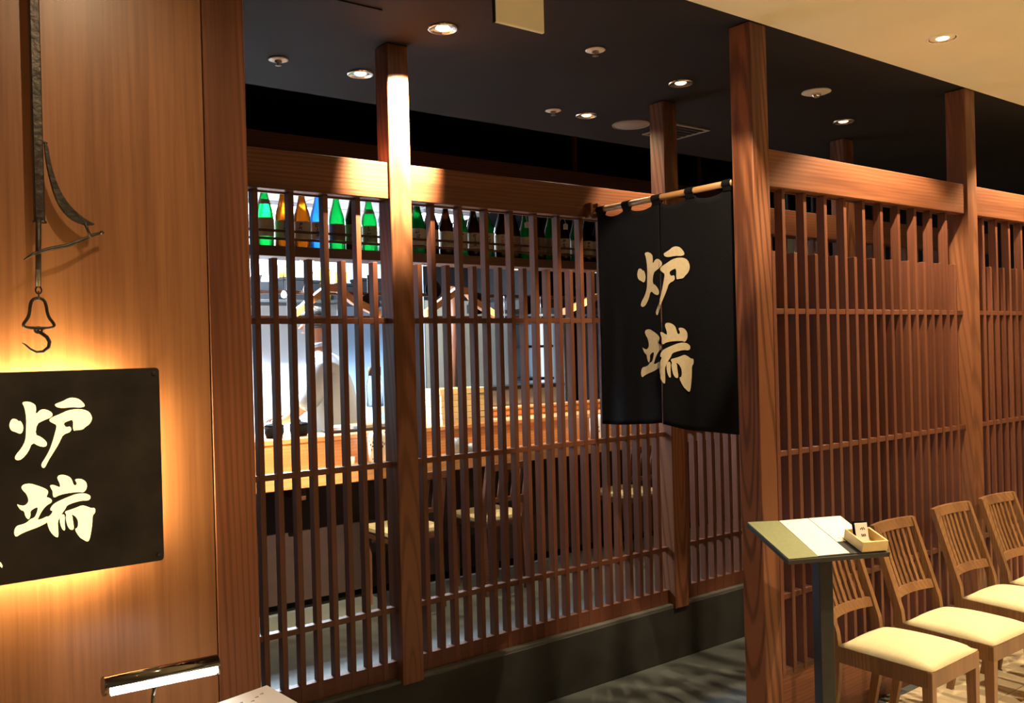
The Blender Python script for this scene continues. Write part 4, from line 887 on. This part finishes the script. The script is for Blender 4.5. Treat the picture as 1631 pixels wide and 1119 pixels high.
# dishes and glass case near the chef
for i, (x, lab) in enumerate(((2.42, 'dark lidded pot on the ledge in front of the chef'), (2.25, 'dark lidded pot at the left end of the ledge'))):
    t = thing('lidded_pot', lab, 'pot', (x - 0.02, 5.5, 1.083), 0, 'dark pots on the ledge')
    lathe('body', [(0.002, 0), (0.05, 0), (0.06, 0.03), (0.06, 0.075), (0.002, 0.075)], 'black_plastic', t, 20)
    lathe('lid', [(0.062, 0.075), (0.05, 0.085), (0.012, 0.092), (0.01, 0.105), (0.002, 0.105)], 'black_plastic', t, 20)
t = thing('ingredient_case', 'shallow glass ingredient case with steel trays on the ledge', 'display case', (2.95, 5.52, 1.083))
P('base', (2.60, 5.44, 1.083), (3.30, 5.60, 1.100), 'black_metal', t)
for k in range(4): P('tray', (2.62 + k * 0.17, 5.45, 1.100), (2.77 + k * 0.17, 5.59, 1.122), 'steel', t); P('food', (2.63 + k * 0.17, 5.46, 1.116), (2.76 + k * 0.17, 5.58, 1.128), ('green_dish', 'orange_brick', 'green_dish', 'ceramic_white')[k], t, 0.004)
for i, (x, lab) in enumerate(((3.25, 'clear bottle with dark cap behind the chef, left one'), (3.33, 'clear bottle with dark cap next to the lamp-lit post'))):
    t = thing('clear_bottle', lab, 'bottle', (x + 0.02, 6.15, 1.2), 0, 'clear bottles with dark caps')
    lathe('glass_body', [(0.002, 0), (0.03, 0), (0.032, 0.16), (0.022, 0.20), (0.012, 0.22), (0.012, 0.24)], 'glass_clear', t, 16)
    lathe('cap', [(0.013, 0.235), (0.014, 0.30), (0.002, 0.30)], 'dark_wood', t, 12)
t = thing('work_table', 'steel work table behind the chef and bottles', 'table', (3.58, 6.16, 0.10))
P('top', (1.9, 6.1, 1.15), (3.9, 6.4, 1.198), 'steel', t) if False else P('top', (3.22, 6.02, 1.15), (3.95, 6.3, 1.198), 'steel', t)
for x in (3.25, 3.88): P('leg', (x, 6.05, 0.10), (x + 0.04, 6.27, 1.15), 'steel', t)
# ---- bar chairs
def bar_chair(x, lab):
    t = thing('bar_chair', lab, 'chair', (x, 5.0, 0), 0, 'cream-seated chairs at the bar')
    m = 'dark_wood'
    bm = bmesh.new(); add_box(bm, (-0.19, -0.18, 0.470), (0.19, 0.18, 0.515), 0.012); obj('seat_cushion', bm, 'cushion', t)
    box('seat_frame', (-0.185, -0.175, 0.435), (0.185, 0.175, 0.470), m, t)
    for sx in (-1, 1):
        bent('front_leg', [(sx * 0.165, 0.155, 0, 0.03, 0.03), (sx * 0.165, 0.155, 0.436, 0.036, 0.036)], 0, 0, m, t)
        bent('rear_leg', [(sx * 0.165, -0.20, 0, 0.03, 0.03), (sx * 0.165, -0.165, 0.45, 0.036, 0.036), (sx * 0.165, -0.25, 0.86, 0.026, 0.026)], 0, 0, m, t)
    box('top_rail', (-0.18, -0.262, 0.815), (0.18, -0.240, 0.862), m, t); box('lower_rail', (-0.16, -0.205, 0.60), (0.16, -0.185, 0.63), m, t)
    for k in range(5): bent('back_slat', [(-0.11 + k * 0.055, -0.195, 0.615, 0.018, 0.012), (-0.11 + k * 0.055, -0.248, 0.83, 0.018, 0.012)], 0, 0, m, t)
bar_chair(2.86, 'cream-seated dark chair at the bar behind the lamp-lit post')
bar_chair(3.53, 'cream-seated dark chair at the bar in the middle of the lattice')
bar_chair(4.83, 'dim cream-seated chair at the bar near the black curtain')
# ---- wooden panel high behind the right-hand lattice
t = thing('hanging_plank', 'lamp-lit reddish wooden panel high behind the front lattice', 'panel', (5.58, 3.92, 2.45))
P('plank', (5.38, 3.90, 2.372), (5.82, 3.93, 2.535), 'counter_wood', t)
P('blue_panel', (5.40, 3.91, 2.20), (5.82, 3.93, 2.352), 'kitchen_blue', t)
P('trim', (5.38, 3.895, 2.352), (5.83, 3.93, 2.358), 'fitting_white', t, 0.0005)
for x in (5.45, 5.75): P('hanger', (x, 3.91, 2.535), (x + 0.02, 3.93, CEIL), 'black_metal', t)

# ------------------------------------------------------------------ the chef
def skin_body(name, verts, edges, radii, m, parent, root=0, sub=2):
    me = bpy.data.meshes.new(name); me.from_pydata(verts, edges, []); me.materials.append(MATS[m])
    o = bpy.data.objects.new(name, me); C.objects.link(o); o.parent = parent
    sk = o.modifiers.new('skin', 'SKIN'); sk.use_smooth_shade = True
    for i, r_ in enumerate(radii):
        sv = me.skin_vertices[0].data[i]; sv.radius = r_ if hasattr(r_, '__len__') else (r_, r_); sv.use_root = (i == root)
    sb = o.modifiers.new('sub', 'SUBSURF'); sb.levels = sub; sb.render_levels = sub
    return o
t = thing('person', 'person in white coat and dark apron working behind the bar', 'person', (2.84, 5.98, 0.10), -0.6)
# local: facing -x (to the left), slightly bent forward
body_v = [(0.03, 0, 0.93), (0.02, 0, 1.12), (-0.01, 0, 1.30), (-0.03, 0, 1.45), (-0.05, 0, 1.54), (-0.075, 0, 1.62), (-0.09, 0, 1.70), (-0.095, 0, 1.77),
 (-0.03, -0.17, 1.42), (-0.07, -0.23, 1.20), (-0.24, -0.19, 1.07), (-0.31, -0.16, 1.04),
 (-0.03, 0.17, 1.42), (-0.08, 0.24, 1.20), (-0.26, 0.16, 1.10), (-0.33, 0.13, 1.07),
 (0.03, -0.09, 0.85), (0.02, -0.10, 0.48), (0.05, -0.10, 0.08), (-0.10, -0.10, 0.04),
 (0.03, 0.09, 0.85), (0.04, 0.10, 0.48), (0.07, 0.10, 0.08), (-0.08, 0.10, 0.04)]
body_e = [(0, 1), (1, 2), (2, 3), (3, 4), (4, 5), (5, 6), (6, 7), (3, 8), (8, 9), (9, 10), (10, 11), (3, 12), (12, 13), (13, 14), (14, 15), (0, 16), (16, 17), (17, 18), (18, 19), (0, 20), (20, 21), (21, 22), (22, 23)]
body_r = [(.12, .15), (.11, .14), (.12, .16), (.10, .15), (.06, .06), (.058, .058), (.088, .075), (.078, .068), .065, .048, .036, .028, .065, .048, .036, .028, .08, .06, .045, .035, .08, .06, .045, .035]
skin_body('body', body_v, body_e, body_r, 'skin', t)
# coat: continuous garment over torso and upper arms
coat_v = [(0.04, 0, 0.80), (0.03, 0, 0.98), (0.015, 0, 1.15), (-0.01, 0, 1.32), (-0.03, 0, 1.45), (-0.045, 0, 1.52),
 (-0.03, -0.18, 1.43), (-0.07, -0.245, 1.21), (-0.16, -0.225, 1.13), (-0.03, 0.18, 1.43), (-0.08, 0.25, 1.21), (-0.17, 0.205, 1.15)]
coat_e = [(0, 1), (1, 2), (2, 3), (3, 4), (4, 5), (4, 6), (6, 7), (7, 8), (4, 9), (9, 10), (10, 11)]
coat_r = [(.185, .23), (.17, .215), (.16, .205), (.17, .21), (.135, .185), (.075, .075), .095, .085, .078, .095, .085, .078]
skin_body('coat', coat_v, coat_e, coat_r, 'chef_white', t)
skin_body('trousers', [(0.03, 0, 0.86), (0.03, -0.10, 0.78), (0.02, -0.105, 0.46), (0.05, -0.105, 0.10), (0.03, 0.10, 0.78), (0.04, 0.105, 0.46), (0.07, 0.105, 0.10)], [(0, 1), (1, 2), (2, 3), (0, 4), (4, 5), (5, 6)], [(.14, .16), .10, .08, .065, .10, .08, .065], 'navy_cloth', t)
bm = bmesh.new(); n = 12; lo = []; hi = []
for k in range(n + 1):
    a = math.radians(-150 + 120 * k / n)
    lo.append(bm.verts.new((0.05 + 0.18 * math.sin(a) * 1.0 + 0.0, -0.225 * math.cos(a) * -1 * (1 if True else 0) * -1, 0.62))); hi.append(bm.verts.new((0.04 + 0.165 * math.sin(a), 0.215 * math.cos(a), 0.96)))
for k in range(n): bm.faces.new((lo[k], lo[k + 1], hi[k + 1], hi[k]))
o = obj('apron', bm, 'navy_cloth', t, smooth=True); so = o.modifiers.new('thick', 'SOLIDIFY'); so.thickness = 0.004
# head details
bm = bmesh.new(); bmesh.ops.create_uvsphere(bm, u_segments=20, v_segments=14, radius=1.0)
for v in bm.verts:
    c_ = v.co.copy(); v.co = Vector((c_.x * 0.106, c_.y * 0.092, c_.z * 0.112))
dead = [f for f in bm.faces if (f.calc_center_median().x < -0.045 and f.calc_center_median().z < 0.055) or f.calc_center_median().z < -0.055 or (f.calc_center_median().z < -0.01 and f.calc_center_median().x < 0.005)]
bmesh.ops.delete(bm, geom=dead, context='FACES')
o = obj('hair', bm, 'hair', t, (-0.085, 0, 1.745), smooth=True); so = o.modifiers.new('thick', 'SOLIDIFY'); so.thickness = 0.008
for s in (-1, 1):
    bm = bmesh.new(); bmesh.ops.create_uvsphere(bm, u_segments=12, v_segments=8, radius=1.0, matrix=Matrix.Diagonal((0.018, 0.009, 0.030, 1))); obj('ear', bm, 'skin', t, (-0.088, s * 0.080, 1.715), smooth=True)
    bm = bmesh.new(); bmesh.ops.create_uvsphere(bm, u_segments=10, v_segments=8, radius=0.009); obj('eye', bm, 'ink', t, (-0.168, s * 0.030, 1.735), smooth=True)
bm = bmesh.new(); add_prism(bm, [(-0.165, 1.74), (-0.205, 1.695), (-0.168, 1.688)], 0.022, lambda u, v, w_: (u, w_ - 0.011, v)); bmesh.ops.bevel(bm, geom=bm.edges[:], offset=0.004, segments=2, affect='EDGES'); obj('nose', bm, 'skin', t, smooth=True)
bm = bmesh.new(); add_box(bm, (-0.176, -0.02, 1.662), (-0.160, 0.02, 1.668), 0.002); obj('mouth', bm, 'red_print', t)
tube('collar', [(-0.062 + 0.068 * math.cos(a), 0.068 * math.sin(a), 1.575 + 0.012 * math.cos(a)) for a in [k * math.pi / 8 for k in range(16)]], 0.016, 'chef_white', t, 8, closed=True)
# hands: palm and five fingers each
for s, (wx, wy, wz) in ((-1, (-0.31, -0.16, 1.04)), (1, (-0.33, 0.13, 1.07))):
    hv = [(wx, wy, wz), (wx - 0.05, wy, wz - 0.012), (wx - 0.085, wy, wz - 0.02)]; he = [(0, 1), (1, 2)]; hr = [.024, (.034, .018), (.036, .016)]
    for k, off in enumerate((-0.027, -0.009, 0.009, 0.027)):
        b = len(hv); ln = (0.062, 0.074, 0.070, 0.052)[k]
        hv += [(wx - 0.092, wy + off, wz - 0.022), (wx - 0.092 - ln * .5, wy + off * 1.1, wz - 0.030), (wx - 0.092 - ln * .85, wy + off * 1.1, wz - 0.052)]
        he += [(2, b), (b, b + 1), (b + 1, b + 2)]; hr += [.0095, .009, .0075]
    b = len(hv); hv += [(wx - 0.04, wy - s * 0.034, wz - 0.018), (wx - 0.075, wy - s * 0.050, wz - 0.032), (wx - 0.10, wy - s * 0.048, wz - 0.045)]
    he += [(1, b), (b, b + 1), (b + 1, b + 2)]; hr += [.013, .011, .008]
    skin_body('hand', hv, he, hr, 'skin', t, 0, 1)
# what lies between the hands
t = thing('cutting_board', 'pale cutting board on the ledge under the hands of the chef', 'board', (2.38, 5.95, 1.03))
P('board', (2.12, 5.75, 1.03), (2.58, 6.12, 1.06), 'pale_wood', t, 0.004)
P('support', (2.14, 5.78, 0.10), (2.56, 6.08, 1.03), 'steel', t)
